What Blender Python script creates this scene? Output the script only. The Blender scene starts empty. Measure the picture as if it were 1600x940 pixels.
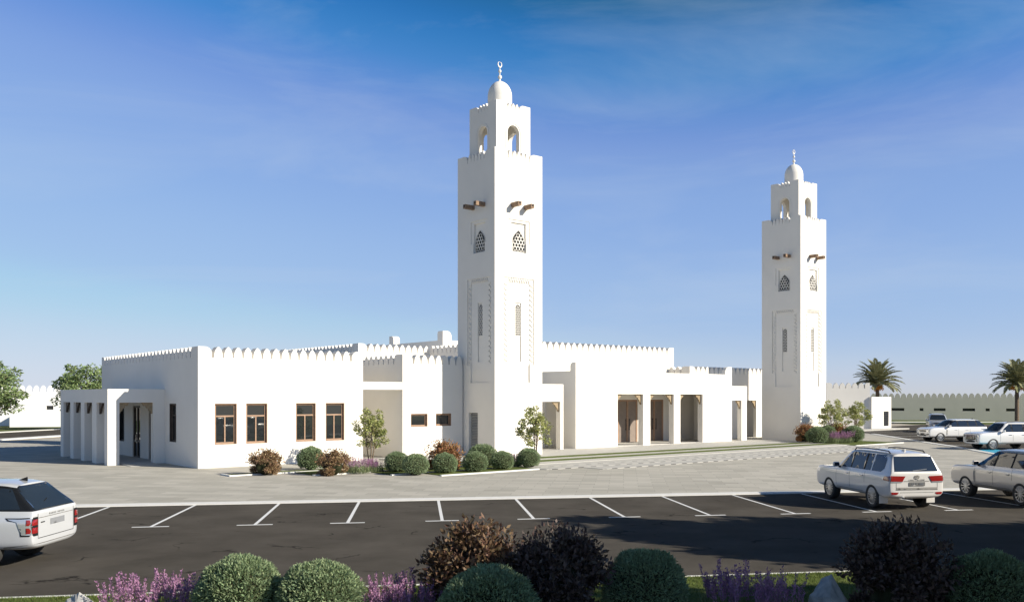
import bpy, bmesh, math, random
import numpy as np
from mathutils import Vector, Matrix
from mathutils.bvhtree import BVHTree

R = math.radians
scene = bpy.context.scene
col = scene.collection

# ------------------------------------------------------------------ camera
cam_d = bpy.data.cameras.new('camera')
cam_o = bpy.data.objects.new('camera', cam_d)
col.objects.link(cam_o)
CAM_H = 3.65
cam_o.location = (0, 0, CAM_H)
cam_o.rotation_euler = (R(90), 0, 0)
cam_d.sensor_fit = 'HORIZONTAL'
cam_d.sensor_width = 36.0
cam_d.lens = 36.0 * 1420 / 1600
cam_d.shift_y = (619 - 470) / 1600
cam_d.clip_start = 0.1
cam_d.clip_end = 6000
scene.camera = cam_o

# ------------------------------------------------------------------ sky, sun, exposure
SUN_EL = R(26.2)
SUN_AZ = R(113.5)                      # clockwise from +Y
SUN_STRENGTH = 5.0
SKY_STRENGTH = 0.07
world = bpy.data.worlds.new('World')
scene.world = world
world.use_nodes = True
nt = world.node_tree
nt.nodes.clear()
wo = nt.nodes.new('ShaderNodeOutputWorld')
bg = nt.nodes.new('ShaderNodeBackground')
sky = nt.nodes.new('ShaderNodeTexSky')
sky.sky_type = 'NISHITA'
sky.sun_disc = False
sky.sun_elevation = SUN_EL
sky.sun_rotation = SUN_AZ
sky.altitude = 0
sky.air_density = 1.0
sky.dust_density = 0.0
sky.ozone_density = 8.0
bg.inputs['Strength'].default_value = SKY_STRENGTH
# thin high cloud wisps, part of the sky itself
tc = nt.nodes.new('ShaderNodeTexCoord')
mp = nt.nodes.new('ShaderNodeMapping')
mp.inputs['Scale'].default_value = (1.6, 1.6, 7.0)
mp.inputs['Rotation'].default_value = (R(8), R(-10), R(20))
nz = nt.nodes.new('ShaderNodeTexNoise')
nz.inputs['Scale'].default_value = 1.5
nz.inputs['Detail'].default_value = 7
nz.inputs['Roughness'].default_value = 0.58
nz.inputs['Distortion'].default_value = 0.6
cr = nt.nodes.new('ShaderNodeValToRGB')
cr.color_ramp.elements[0].position = 0.485
cr.color_ramp.elements[0].color = (0, 0, 0, 1)
cr.color_ramp.elements[1].position = 0.85
cr.color_ramp.elements[1].color = (0.30, 0.30, 0.30, 1)
mx = nt.nodes.new('ShaderNodeMixRGB')
mx.inputs['Color2'].default_value = (6.2, 7.0, 8.0, 1)
# colour response of the clear desert sky: deep blue overhead, pale blue at the horizon
sc_in = nt.nodes.new('ShaderNodeVectorMath')
sc_in.operation = 'SCALE'
sc_in.inputs['Scale'].default_value = 0.1
hs = nt.nodes.new('ShaderNodeRGBCurve')
for ci, pts in enumerate((
        [(0, 0.0), (0.045, 0.008), (0.058, 0.018), (0.067, 0.045), (0.075, 0.110), (0.083, 0.175), (0.092, 0.218), (0.118, 0.262), (0.15, 0.31), (0.22, 0.37), (0.38, 0.53), (0.7, 0.66), (1, 0.75)],
        [(0, 0.0), (0.10, 0.03), (0.14, 0.13), (0.162, 0.215), (0.19, 0.295), (0.22, 0.37), (0.265, 0.418), (0.32, 0.47), (0.42, 0.535), (0.48, 0.60), (0.6, 0.65), (1, 0.75)],
        [(0, 0.0), (0.22, 0.05), (0.31, 0.24), (0.36, 0.52), (0.45, 0.70), (0.55, 0.755), (0.70, 0.79), (1, 0.82)])):
    c = hs.mapping.curves[ci]
    c.points[0].location = pts[0]
    c.points[1].location = pts[-1]
    for p in pts[1:-1]:
        c.points.new(*p)
hs.mapping.update()
sc_out = nt.nodes.new('ShaderNodeVectorMath')
sc_out.operation = 'SCALE'
sc_out.inputs['Scale'].default_value = 10.5
nt.links.new(tc.outputs['Generated'], mp.inputs['Vector'])
nt.links.new(mp.outputs['Vector'], nz.inputs['Vector'])
nt.links.new(nz.outputs['Fac'], cr.inputs['Fac'])
nt.links.new(cr.outputs['Color'], mx.inputs['Fac'])
nt.links.new(sky.outputs['Color'], sc_in.inputs[0])
nt.links.new(sc_in.outputs['Vector'], hs.inputs['Color'])
nt.links.new(hs.outputs['Color'], sc_out.inputs[0])
nt.links.new(sc_out.outputs['Vector'], mx.inputs['Color1'])
nt.links.new(mx.outputs['Color'], bg.inputs['Color'])
nt.links.new(bg.outputs['Background'], wo.inputs['Surface'])

sun_d = bpy.data.lights.new('sun', 'SUN')
sun_o = bpy.data.objects.new('sun', sun_d)
col.objects.link(sun_o)
sun_dir = Vector((math.sin(SUN_AZ) * math.cos(SUN_EL), math.cos(SUN_AZ) * math.cos(SUN_EL), math.sin(SUN_EL)))
sun_o.rotation_euler = sun_dir.to_track_quat('Z', 'Y').to_euler()
sun_o.location = sun_dir * 100
sun_d.energy = SUN_STRENGTH
sun_d.angle = R(0.5)
sun_d.color = (1.0, 0.925, 0.79)

vs = scene.view_settings
vs.view_transform = 'Standard'
vs.look = 'None'
vs.exposure = 0.5
vs.gamma = 1.0
vs.use_curve_mapping = False

# ------------------------------------------------------------------ helpers
TH = R(39.25)                           # the compound's walls are turned by this much
OX, OY = -15.931, 46.112                # front corner of the left wing
UX, UY = math.cos(TH), math.sin(TH)

def W(a, b, z=0.0):
    return Vector((OX + a * UX - b * UY, OY + a * UY + b * UX, z))

def G(px, py, z=0.0):
    """a point of the ground seen at a given spot of the photograph"""
    Y = 1420 * (CAM_H - z) / (py - 619)
    return Vector(((px - 800) / 1420 * Y, Y, z))

MATS = {}

def mat(name, color, rough=0.6, metallic=0.0, spec=0.5, var=0.0, vscale=3.0, bump=0.0, bscale=40.0,
        coat=0.0, island=0.0, color2=None, trans=0.0, detail=6.0, stretch=None):
    m = bpy.data.materials.new(name)
    m.use_nodes = True
    n, l = m.node_tree.nodes, m.node_tree.links
    p = n['Principled BSDF']
    p.inputs['Base Color'].default_value = (*color, 1)
    p.inputs['Roughness'].default_value = rough
    p.inputs['Metallic'].default_value = metallic
    p.inputs['Specular IOR Level'].default_value = spec
    if coat:
        p.inputs['Coat Weight'].default_value = coat
        p.inputs['Coat Roughness'].default_value = 0.04
    src = None
    tcx = n.new('ShaderNodeTexCoord')
    coord = tcx.outputs['Object']
    if stretch:
        mpp = n.new('ShaderNodeMapping')
        mpp.inputs['Scale'].default_value = stretch
        l.new(coord, mpp.inputs['Vector'])
        coord = mpp.outputs['Vector']
    if var or color2:
        t = n.new('ShaderNodeTexNoise')
        t.inputs['Scale'].default_value = vscale
        t.inputs['Detail'].default_value = detail
        t.inputs['Roughness'].default_value = 0.62
        l.new(coord, t.inputs['Vector'])
        r = n.new('ShaderNodeValToRGB')
        c2 = color2 if color2 else tuple(min(1, c * (1 + var)) for c in color)
        c1 = color if color2 else tuple(c * (1 - var) for c in color)
        r.color_ramp.elements[0].position = 0.33
        r.color_ramp.elements[1].position = 0.67
        r.color_ramp.elements[0].color = (*c1, 1)
        r.color_ramp.elements[1].color = (*c2, 1)
        l.new(t.outputs['Fac'], r.inputs['Fac'])
        src = r.outputs['Color']
    if island:
        g = n.new('ShaderNodeNewGeometry')
        h = n.new('ShaderNodeHueSaturation')
        mr = n.new('ShaderNodeMapRange')
        mr.inputs['To Min'].default_value = 1 - island
        mr.inputs['To Max'].default_value = 1 + island
        l.new(g.outputs['Random Per Island'], mr.inputs['Value'])
        l.new(mr.outputs['Result'], h.inputs['Value'])
        mh = n.new('ShaderNodeMapRange')
        mh.inputs['To Min'].default_value = 0.5 - 0.025
        mh.inputs['To Max'].default_value = 0.5 + 0.025
        mm = n.new('ShaderNodeMath')
        mm.operation = 'FRACT'
        m2 = n.new('ShaderNodeMath')
        m2.operation = 'MULTIPLY'
        m2.inputs[1].default_value = 17.3
        l.new(g.outputs['Random Per Island'], m2.inputs[0])
        l.new(m2.outputs[0], mm.inputs[0])
        l.new(mm.outputs[0], mh.inputs['Value'])
        l.new(mh.outputs['Result'], h.inputs['Hue'])
        if src:
            l.new(src, h.inputs['Color'])
        else:
            h.inputs['Color'].default_value = (*color, 1)
        src = h.outputs['Color']
    if src:
        l.new(src, p.inputs['Base Color'])
    if bump:
        t = n.new('ShaderNodeTexNoise')
        t.inputs['Scale'].default_value = bscale
        t.inputs['Detail'].default_value = 5
        l.new(coord, t.inputs['Vector'])
        b = n.new('ShaderNodeBump')
        b.inputs['Strength'].default_value = bump
        b.inputs['Distance'].default_value = 0.02
        l.new(t.outputs['Fac'], b.inputs['Height'])
        l.new(b.outputs['Normal'], p.inputs['Normal'])
    if trans:
        tr = n.new('ShaderNodeBsdfTranslucent')
        ms = n.new('ShaderNodeMixShader')
        ms.inputs['Fac'].default_value = trans
        if src:
            l.new(src, tr.inputs['Color'])
        else:
            tr.inputs['Color'].default_value = (*color, 1)
        l.new(p.outputs['BSDF'], ms.inputs[1])
        l.new(tr.outputs['BSDF'], ms.inputs[2])
        l.new(ms.outputs['Shader'], n['Material Output'].inputs['Surface'])
    MATS[name] = m
    return m

WHITE = mat('white_render', (0.80, 0.765, 0.70), 0.85, spec=0.2, var=0.03, vscale=0.4, bump=0.10, bscale=30)
STONE = mat('white_stone', (0.47, 0.455, 0.415), 0.8, spec=0.3, var=0.08, vscale=2.0, bump=0.1, bscale=25)
FRESH = mat('fresh_white_render', (0.86, 0.85, 0.83), 0.85, spec=0.2)
GREYWALL = mat('aged_render', (0.80, 0.73, 0.57), 0.9, spec=0.2, var=0.03, vscale=0.6)
WOOD = mat('brown_wood', (0.33, 0.205, 0.13), 0.55, var=0.25, vscale=5, bump=0.1, stretch=(1, 1, 6))
DWOOD = mat('dark_wood', (0.075, 0.055, 0.042), 0.5, var=0.2, vscale=5)
BEAM = mat('beam_wood', (0.25, 0.16, 0.10), 0.75, var=0.3, vscale=9, bump=0.2)
CARVED = mat('carved_wood', (0.30, 0.225, 0.135), 0.6, var=0.25, vscale=7, bump=0.2)
GLASS = mat('window_glass', (0.018, 0.021, 0.022), 0.02, spec=0.75)
LEAFDOOR = mat('door_panel', (0.22, 0.175, 0.145), 0.5, var=0.08, vscale=3)
LOUVRE = mat('grey_louvre', (0.42, 0.42, 0.40), 0.6)
DARKMETAL = mat('dark_metal', (0.03, 0.03, 0.032), 0.4, metallic=0.4)
OPENING_SHADE = mat('painted_opening_shade', (0.03, 0.03, 0.03), 0.9)  # flat dark colour standing for the shade inside openings
ASPHALT = mat('asphalt', (0.086, 0.077, 0.065), 1.0, spec=0.03, var=0.20, vscale=0.45, bump=0.5, bscale=70)
PAINT = mat('road_paint', (0.74, 0.74, 0.72), 0.7, var=0.06, vscale=6)
BLUEPAINT = mat('blue_paint', (0.02, 0.33, 0.50), 0.7)
KERB = mat('kerb_concrete', (0.72, 0.71, 0.67), 0.85, var=0.06, vscale=3)
LAWN = mat('lawn', (0.085, 0.115, 0.028), 0.95, spec=0.1, color2=(0.14, 0.165, 0.05), vscale=1.2, bump=0.6, bscale=60)
GRASSM = mat('grass_blades', (0.12, 0.16, 0.04), 0.8, spec=0.15, island=0.35, trans=0.25)
SAND = mat('sand_ground', (0.42, 0.37, 0.29), 0.95, var=0.1, vscale=0.05)
LEAF_BALL = mat('round_bush_leaf', (0.27, 0.345, 0.185), 0.6, spec=0.3, island=0.45, trans=0.3)
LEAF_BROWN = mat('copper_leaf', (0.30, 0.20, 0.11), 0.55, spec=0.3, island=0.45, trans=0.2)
LEAF_BROWN_SHADED = mat('shaded_copper_leaf', (0.155, 0.095, 0.055), 0.55, spec=0.3, island=0.45, trans=0.2)  # darker copy of the copper leaf, foreground shade put into its colour
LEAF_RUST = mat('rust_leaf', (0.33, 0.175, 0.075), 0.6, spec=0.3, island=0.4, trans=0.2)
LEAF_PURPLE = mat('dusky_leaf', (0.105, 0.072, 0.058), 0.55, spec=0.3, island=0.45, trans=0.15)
LEAF_SAP = mat('sapling_leaf', (0.34, 0.36, 0.13), 0.6, spec=0.3, island=0.4, trans=0.25)
LEAF_TREE = mat('tree_leaf', (0.22, 0.29, 0.12), 0.6, spec=0.3, island=0.45, trans=0.25)
LEAF_PALM = mat('palm_leaf', (0.33, 0.33, 0.175), 0.5, spec=0.35, island=0.3, trans=0.15)
LAV = mat('lavender_flower', (0.40, 0.215, 0.345), 0.8, spec=0.1, island=0.3, trans=0.2)
LAVG = mat('lavender_leaf', (0.20, 0.24, 0.12), 0.7, spec=0.2, island=0.3, trans=0.15)
BARK = mat('bark', (0.17, 0.125, 0.085), 0.9, var=0.3, vscale=8, bump=0.5)
CORE = mat('bush_filler', (0.035, 0.038, 0.02), 0.95, spec=0.05, var=0.3, vscale=8)  # solid dark filler added inside shrubs to stop the view through
DATE = mat('dates', (0.62, 0.27, 0.03), 0.5, island=0.2)
ROCK = mat('pale_rock', (0.40, 0.39, 0.37), 0.85, var=0.25, vscale=5, bump=0.6, bscale=14)
# vehicles
PWHITE = mat('pearl_white_paint', (0.78, 0.77, 0.75), 0.30, spec=0.5, coat=1.0)
PSILVER = mat('silver_paint', (0.60, 0.56, 0.51), 0.30, metallic=0.35, coat=1.0)
PPEARL = mat('pearl_silver_paint', (0.69, 0.67, 0.64), 0.28, metallic=0.1, coat=1.0)
PPALE = mat('pale_silver_paint', (0.60, 0.61, 0.62), 0.30, metallic=0.15, coat=1.0)
PGREY = mat('grey_paint', (0.55, 0.56, 0.58), 0.30, metallic=0.2, coat=1.0)
CARGLASS = mat('tinted_glass', (0.018, 0.027, 0.04), 0.015, spec=0.7)
TYRE = mat('tyre_rubber', (0.035, 0.034, 0.032), 0.85)
ALLOY = mat('alloy', (0.62, 0.62, 0.63), 0.28, metallic=0.85)
BLACKP = mat('black_plastic', (0.016, 0.016, 0.017), 0.6, spec=0.12)
SHUT = mat('panel_gap', (0.05, 0.05, 0.05), 0.7)
REDL = mat('red_lens', (0.27, 0.014, 0.014), 0.12, coat=1.0)
CLEARL = mat('clear_lens', (0.55, 0.57, 0.60), 0.1, metallic=0.5, coat=1.0)
CHROME = mat('chrome', (0.75, 0.75, 0.76), 0.12, metallic=1.0)
TRIM = mat('silver_trim', (0.30, 0.29, 0.27), 0.45, metallic=0.3)
PLATE = mat('number_plate', (0.13, 0.13, 0.125), 0.5)


def paving_material():
    m = bpy.data.materials.new('stone_paving')
    m.use_nodes = True
    n, l = m.node_tree.nodes, m.node_tree.links
    p = n['Principled BSDF']
    p.inputs['Roughness'].default_value = 0.85
    p.inputs['Specular IOR Level'].default_value = 0.06
    t = n.new('ShaderNodeTexCoord')
    mpn = n.new('ShaderNodeMapping')
    mpn.inputs['Rotation'].default_value = (0, 0, R(7))
    l.new(t.outputs['Object'], mpn.inputs['Vector'])
    b = n.new('ShaderNodeTexBrick')
    b.inputs['Color1'].default_value = (0.385, 0.368, 0.318, 1)
    b.inputs['Color2'].default_value = (0.49, 0.465, 0.405, 1)
    b.inputs['Mortar'].default_value = (0.33, 0.312, 0.275, 1)
    b.inputs['Scale'].default_value = 1.0
    b.inputs['Mortar Size'].default_value = 0.012
    b.inputs['Brick Width'].default_value = 1.2
    b.inputs['Row Height'].default_value = 0.6
    b.inputs['Bias'].default_value = 0.1
    l.new(mpn.outputs['Vector'], b.inputs['Vector'])
    nn = n.new('ShaderNodeTexNoise')
    nn.inputs['Scale'].default_value = 0.5
    nn.inputs['Detail'].default_value = 7
    l.new(t.outputs['Object'], nn.inputs['Vector'])
    mr = n.new('ShaderNodeMapRange')
    mr.inputs['To Min'].default_value = 0.86
    mr.inputs['To Max'].default_value = 1.14
    l.new(nn.outputs['Fac'], mr.inputs['Value'])
    h = n.new('ShaderNodeHueSaturation')
    l.new(b.outputs['Color'], h.inputs['Color'])
    l.new(mr.outputs['Result'], h.inputs['Value'])
    l.new(h.outputs['Color'], p.inputs['Base Color'])
    return m

PAVING = paving_material()


def asphalt_marks():
    """thin dark cracks and tyre scuffs on the asphalt"""
    m = ASPHALT
    n, l = m.node_tree.nodes, m.node_tree.links
    p = n['Principled BSDF']
    old = p.inputs['Base Color'].links[0].from_socket
    t = n.new('ShaderNodeTexCoord')
    v = n.new('ShaderNodeTexVoronoi')
    v.feature = 'DISTANCE_TO_EDGE'
    v.inputs['Scale'].default_value = 0.55
    ns = n.new('ShaderNodeTexNoise')
    ns.inputs['Scale'].default_value = 1.3
    ns.inputs['Detail'].default_value = 8
    va = n.new('ShaderNodeVectorMath')
    va.operation = 'ADD'
    l.new(t.outputs['Object'], ns.inputs['Vector'])
    l.new(t.outputs['Object'], va.inputs[0])
    l.new(ns.outputs['Color'], va.inputs[1])
    l.new(va.outputs['Vector'], v.inputs['Vector'])
    r = n.new('ShaderNodeValToRGB')
    r.color_ramp.elements[0].position = 0.0
    r.color_ramp.elements[0].color = (1, 1, 1, 1)
    r.color_ramp.elements[1].position = 0.03
    r.color_ramp.elements[1].color = (0, 0, 0, 1)
    l.new(v.outputs['Distance'], r.inputs['Fac'])
    n2 = n.new('ShaderNodeTexNoise')
    n2.inputs['Scale'].default_value = 0.8
    l.new(t.outputs['Object'], n2.inputs['Vector'])
    r2 = n.new('ShaderNodeValToRGB')
    r2.color_ramp.elements[0].position = 0.57
    r2.color_ramp.elements[1].position = 0.66
    l.new(n2.outputs['Fac'], r2.inputs['Fac'])
    mu = n.new('ShaderNodeMath')
    mu.operation = 'MULTIPLY'
    l.new(r.outputs['Color'], mu.inputs[0])
    l.new(r2.outputs['Color'], mu.inputs[1])
    mm = n.new('ShaderNodeMixRGB')
    mm.inputs['Color2'].default_value = (0.022, 0.02, 0.018, 1)
    l.new(mu.outputs[0], mm.inputs['Fac'])
    l.new(old, mm.inputs['Color1'])
    l.new(mm.outputs['Color'], p.inputs['Base Color'])

asphalt_marks()


def thing(name, label, cat, loc=(0, 0, 0), rz=0.0, group=None):
    o = bpy.data.objects.new(name, None)
    o.empty_display_size = 0.3
    col.objects.link(o)
    o.location = loc
    o.rotation_euler = (0, 0, rz)
    o['label'] = label
    o['category'] = cat
    if group:
        o['group'] = group
    return o


def copy_thing(src, loc, rz, label, scale=None, group=None):
    def rec(o, parent):
        c = o.copy()
        col.objects.link(c)
        c.parent = parent
        for ch in o.children:
            rec(ch, c)
        return c
    c = rec(src, None)
    c.location = loc
    c.rotation_euler = (0, 0, rz)
    if scale is not None:
        c.scale = scale
    c['label'] = label
    if group:
        c['group'] = group
    return c


class MB:
    def __init__(self):
        self.v = []
        self.f = []
        self.m = []

    def add(self, vs, fs, mi=0):
        k = len(self.v)
        self.v += [tuple(p) for p in vs]
        self.f += [tuple(i + k for i in f) for f in fs]
        self.m += [mi] * len(fs)
        return self

    def box(self, x0, x1, y0, y1, z0, z1, mi=0):
        vs = [(x0, y0, z0), (x1, y0, z0), (x1, y1, z0), (x0, y1, z0), (x0, y0, z1), (x1, y0, z1), (x1, y1, z1), (x0, y1, z1)]
        return self.add(vs, [(3, 2, 1, 0), (4, 5, 6, 7), (0, 1, 5, 4), (1, 2, 6, 5), (2, 3, 7, 6), (3, 0, 4, 7)], mi)

    def prism(self, poly, axis, d0, d1, mi=0):
        """poly in the two other axes: 'x' -> (y,z), 'y' -> (x,z), 'z' -> (x,y)"""
        n = len(poly)
        def mk(p, d):
            if axis == 'x': return (d, p[0], p[1])
            if axis == 'y': return (p[0], d, p[1])
            return (p[0], p[1], d)
        vs = [mk(p, d0) for p in poly] + [mk(p, d1) for p in poly]
        fs = [tuple(range(n))[::-1], tuple(range(n, 2 * n))]
        for i in range(n):
            j = (i + 1) % n
            fs.append((i, j, n + j, n + i))
        return self.add(vs, fs, mi)

    def ring(self, outer, inner, axis, d0, d1, mi=0):
        """a closed band between two outlines with the same number of points"""
        n = len(outer)
        def mk(p, d):
            if axis == 'x': return (d, p[0], p[1])
            if axis == 'y': return (p[0], d, p[1])
            return (p[0], p[1], d)
        vs = [mk(p, d0) for p in outer] + [mk(p, d0) for p in inner] + [mk(p, d1) for p in outer] + [mk(p, d1) for p in inner]
        fs = []
        for i in range(n):
            j = (i + 1) % n
            fs += [(i, j, n + j, n + i), (2 * n + j, 2 * n + i, 3 * n + i, 3 * n + j),
                   (j, i, 2 * n + i, 2 * n + j), (n + i, n + j, 3 * n + j, 3 * n + i)]
        return self.add(vs, fs, mi)

    def lathe(self, prof, c=(0, 0, 0), seg=32, axis='z', mi=0):
        """prof: (radius, height) pairs"""
        vs, fs = [], []
        n = len(prof)
        for i in range(seg):
            t = 2 * math.pi * i / seg
            for r, h in prof:
                if axis == 'z':
                    vs.append((c[0] + r * math.cos(t), c[1] + r * math.sin(t), c[2] + h))
                else:
                    vs.append((c[0] + r * math.cos(t), c[1] + h, c[2] + r * math.sin(t)))
        for i in range(seg):
            j = (i + 1) % seg
            for k in range(n - 1):
                f = (i * n + k, j * n + k, j * n + k + 1, i * n + k + 1)
                fs.append(f if axis == 'z' else f[::-1])
        return self.add(vs, fs, mi)

    def tube(self, pts, radii, seg=8, mi=0, cap=True):
        vs, fs = [], []
        n = len(pts)
        pts = [Vector(p) for p in pts]
        for i, p in enumerate(pts):
            d = (pts[min(i + 1, n - 1)] - pts[max(i - 1, 0)]).normalized()
            a = d.cross(Vector((0.31, 0.17, 0.93))).normalized()
            if a.length < 0.1: a = Vector((1, 0, 0))
            b = d.cross(a)
            r = radii[i] if hasattr(radii, '__len__') else radii
            for k in range(seg):
                t = 2 * math.pi * k / seg
                vs.append(p + a * (r * math.cos(t)) + b * (r * math.sin(t)))
        for i in range(n - 1):
            for k in range(seg):
                q = (k + 1) % seg
                fs.append((i * seg + k, i * seg + q, (i + 1) * seg + q, (i + 1) * seg + k))
        if cap:
            fs.append(tuple(range(seg))[::-1])
            fs.append(tuple(range((n - 1) * seg, n * seg)))
        return self.add(vs, fs, mi)

    def wall(self, axis, d0, d1, u0, u1, z0, z1, holes=(), mi=0):
        """upright slab along x ('x', thickness d0..d1 in y) or along y ('y', thickness in x) with rectangular holes"""
        us = sorted({u0, u1, *[min(max(h[k], u0), u1) for h in holes for k in (0, 1)]})
        zs = sorted({z0, z1, *[min(max(h[k], z0), z1) for h in holes for k in (2, 3)]})
        nu, nz_ = len(us) - 1, len(zs) - 1
        def solid(i, j):
            if i < 0 or j < 0 or i >= nu or j >= nz_: return False
            cu, cz = (us[i] + us[i + 1]) / 2, (zs[j] + zs[j + 1]) / 2
            return not any(h[0] < cu < h[1] and h[2] < cz < h[3] for h in holes)
        def P(u, d, z):
            return (u, d, z) if axis == 'x' else (d, u, z)
        for i in range(nu):
            for j in range(nz_):
                if not solid(i, j): continue
                a, b, c, d = us[i], us[i + 1], zs[j], zs[j + 1]
                q = [[P(a, d0, c), P(b, d0, c), P(b, d0, d), P(a, d0, d)], [P(b, d1, c), P(a, d1, c), P(a, d1, d), P(b, d1, d)]]
                if not solid(i - 1, j): q.append([P(a, d1, c), P(a, d0, c), P(a, d0, d), P(a, d1, d)])
                if not solid(i + 1, j): q.append([P(b, d0, c), P(b, d1, c), P(b, d1, d), P(b, d0, d)])
                if not solid(i, j - 1): q.append([P(a, d1, c), P(b, d1, c), P(b, d0, c), P(a, d0, c)])
                if not solid(i, j + 1): q.append([P(a, d0, d), P(b, d0, d), P(b, d1, d), P(a, d1, d)])
                for f in q:
                    self.add(f, [(0, 1, 2, 3)], mi)
        return self

    def build(self, name, mats, parent=None, smooth=False, merge=True, recalc=True, bevel=0.0):
        me = bpy.data.meshes.new(name)
        me.from_pydata(self.v, [], self.f)
        if not isinstance(mats, (list, tuple)): mats = [mats]
        for m in mats: me.materials.append(m)
        me.polygons.foreach_set('material_index', self.m)
        if merge or recalc:
            bm = bmesh.new()
            bm.from_mesh(me)
            if merge: bmesh.ops.remove_doubles(bm, verts=bm.verts, dist=1e-5)
            if recalc: bmesh.ops.recalc_face_normals(bm, faces=bm.faces)
            bm.to_mesh(me)
            bm.free()
        if smooth:
            me.polygons.foreach_set('use_smooth', [True] * len(me.polygons))
            try: me.set_sharp_from_angle(angle=R(38))
            except Exception: pass
        o = bpy.data.objects.new(name, me)
        col.objects.link(o)
        o.parent = parent
        if bevel:
            bv = o.modifiers.new('bevel', 'BEVEL')
            bv.width = bevel
            bv.segments = 2
            bv.limit_method = 'ANGLE'
        return o


def merlon(mb, axis, u, w, d0, d1, z0, h):
    half = [(1, 0), (1, 0.14), (0.97, 0.30), (0.89, 0.47), (0.76, 0.63), (0.57, 0.79), (0.33, 0.92), (0.09, 1.0)]
    pts = [(-p[0], p[1]) for p in half] + half[::-1]
    mb.prism([(u + p[0] * w, z0 + p[1] * h) for p in pts], 'y' if axis == 'x' else 'x', d0, d1)


def post(mb, axis, u0, u1, d0, d1, z0, h, inner):
    """corner post; its inner top edge is rounded off. inner = +1 if the merlons lie towards higher u"""
    w = u1 - u0
    r = min(w * 0.5, h * 0.75)
    pts = [(0, 0), (0, h), (w - r, h)]
    for k in range(1, 7):
        t = math.pi / 2 * (1 - k / 6)
        pts.append((w - r + r * math.cos(t), h - r + r * math.sin(t)))
    pts.append((w, 0))
    if inner > 0:
        poly = [(u0 + p[0], z0 + p[1]) for p in pts]
    else:
        poly = [(u1 - p[0], z0 + p[1]) for p in pts]
    mb.prism(poly, 'y' if axis == 'x' else 'x', d0, d1)


def parapet(mb, axis, u0, u1, d0, d1, z0, h, p0=0.74, p1=0.74, pitch=0.54, gap=0.075):
    if p0: post(mb, axis, u0, u0 + p0, d0, d1, z0, h, +1)
    if p1: post(mb, axis, u1 - p1, u1, d0, d1, z0, h, -1)
    a, b = u0 + p0 + (gap if p0 else 0), u1 - p1 - (gap if p1 else 0)
    n = max(1, round((b - a) / pitch))
    s = (b - a) / n
    for i in range(n):
        merlon(mb, axis, a + s * (i + 0.5), s / 2 - gap / 2, d0, d1, z0, h)


def building(name, label, cat, a, b):
    return thing(name, label, cat, W(a, b), TH)


def bracket(parent, axis, u, d0, d1, z, w, h, side, m=CARVED):
    """scalloped timber bracket in the top corner of an opening; side=+1 grows towards higher u"""
    pts = [(0, 0), (w, 0), (w, -0.07 * h)]
    for cx_, cz_, r in ((0.76, -0.12, 0.18), (0.45, -0.30, 0.20), (0.20, -0.58, 0.19)):
        for k in range(5):
            t = math.pi * 0.5 * k / 4
            pts.append((w * (cx_ + r * math.cos(t) * 0.9 - r * 0.1), h * (cz_ - r * math.sin(t))))
    pts += [(w * 0.13, -h * 0.92), (0, -h)]
    poly = [(u + side * p[0], z + p[1]) for p in pts]
    mb = MB().prism(poly, 'y' if axis == 'x' else 'x', d0, d1)
    return mb.build('bracket', m, parent)


def window(parent, axis, d, u0, u1, z0, z1, transom=None, mullion=True, m=WOOD, depth=0.22, inward=1, frame=0.08):
    """timber window in a hole: lining, frame with bars, and a pane. d is the wall face, inward the sign of the depth"""
    def span(mb, ua, ub, da, db, za, zb, mi=0):
        da, db = sorted((d + inward * da, d + inward * db))
        if axis == 'x': mb.box(ua, ub, da, db, za, zb, mi)
        else: mb.box(da, db, ua, ub, za, zb, mi)
    w = MB()
    e = 0.003
    t = 0.035
    # lining boards on the reveal
    span(w, u0 + e, u0 + t, 0.012, depth, z0 + e, z1 - e)
    span(w, u1 - t, u1 - e, 0.012, depth, z0 + e, z1 - e)
    span(w, u0 + t, u1 - t, 0.012, depth, z0 + e, z0 + t)
    span(w, u0 + t, u1 - t, 0.012, depth, z1 - t, z1 - e)
    wo_ = w.build('window', m, parent)
    f = MB()
    a, b, c, g = u0 + t, u1 - t, z0 + t, z1 - t
    da, db = depth - 0.09, depth - 0.03
    span(f, a, a + frame, da, db, c, g)
    span(f, b - frame, b, da, db, c, g)
    span(f, a + frame, b - frame, da, db, c, c + frame)
    span(f, a + frame, b - frame, da, db, g - frame, g)
    if transom: span(f, a + frame, b - frame, da, db, transom - 0.04, transom + 0.04)
    if mullion:
        top = (transom - 0.04) if transom else g - frame
        mid = (a + b) / 2
        span(f, mid - 0.035, mid + 0.035, da, db, c + frame, top)
    f.build('frame', m, wo_, bevel=0.006)
    p = MB()
    span(p, a + 0.002, b - 0.002, depth - 0.055, depth - 0.045, c + 0.002, g - 0.002)
    p.build('pane', GLASS, wo_)
    return wo_


# ================================================================== GROUND
def sheet(name, pts, z, m, kind='structure', thick=0.0):
    mb = MB()
    if thick:
        mb.prism([(p[0], p[1]) for p in pts], 'z', z - thick, z)
    else:
        mb.add([(p[0], p[1], z) for p in pts], [tuple(range(len(pts)))])
    o = mb.build(name, m, None, merge=False)
    o['kind'] = kind
    return o

sheet('ground', [(-1500, -300), (1500, -300), (1500, 3000), (-1500, 3000)], -0.016, SAND)

# the main car park: its far edge runs along the paved court, its near edge along a planted strip
K0, K1 = G(115, 792), G(1480, 766)
kd = (K1 - K0).normalized()
kn = Vector((-kd.y, kd.x, 0))
F0, F1 = G(10, 934.5), G(1326, 893)
fd = (F1 - F0).normalized()
far = lambda s: K0 + kd * s
near = lambda s: F0 + fd * s
sheet('car_park', [near(-60), near(110), far(110), far(-60)], -0.004, ASPHALT)

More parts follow.
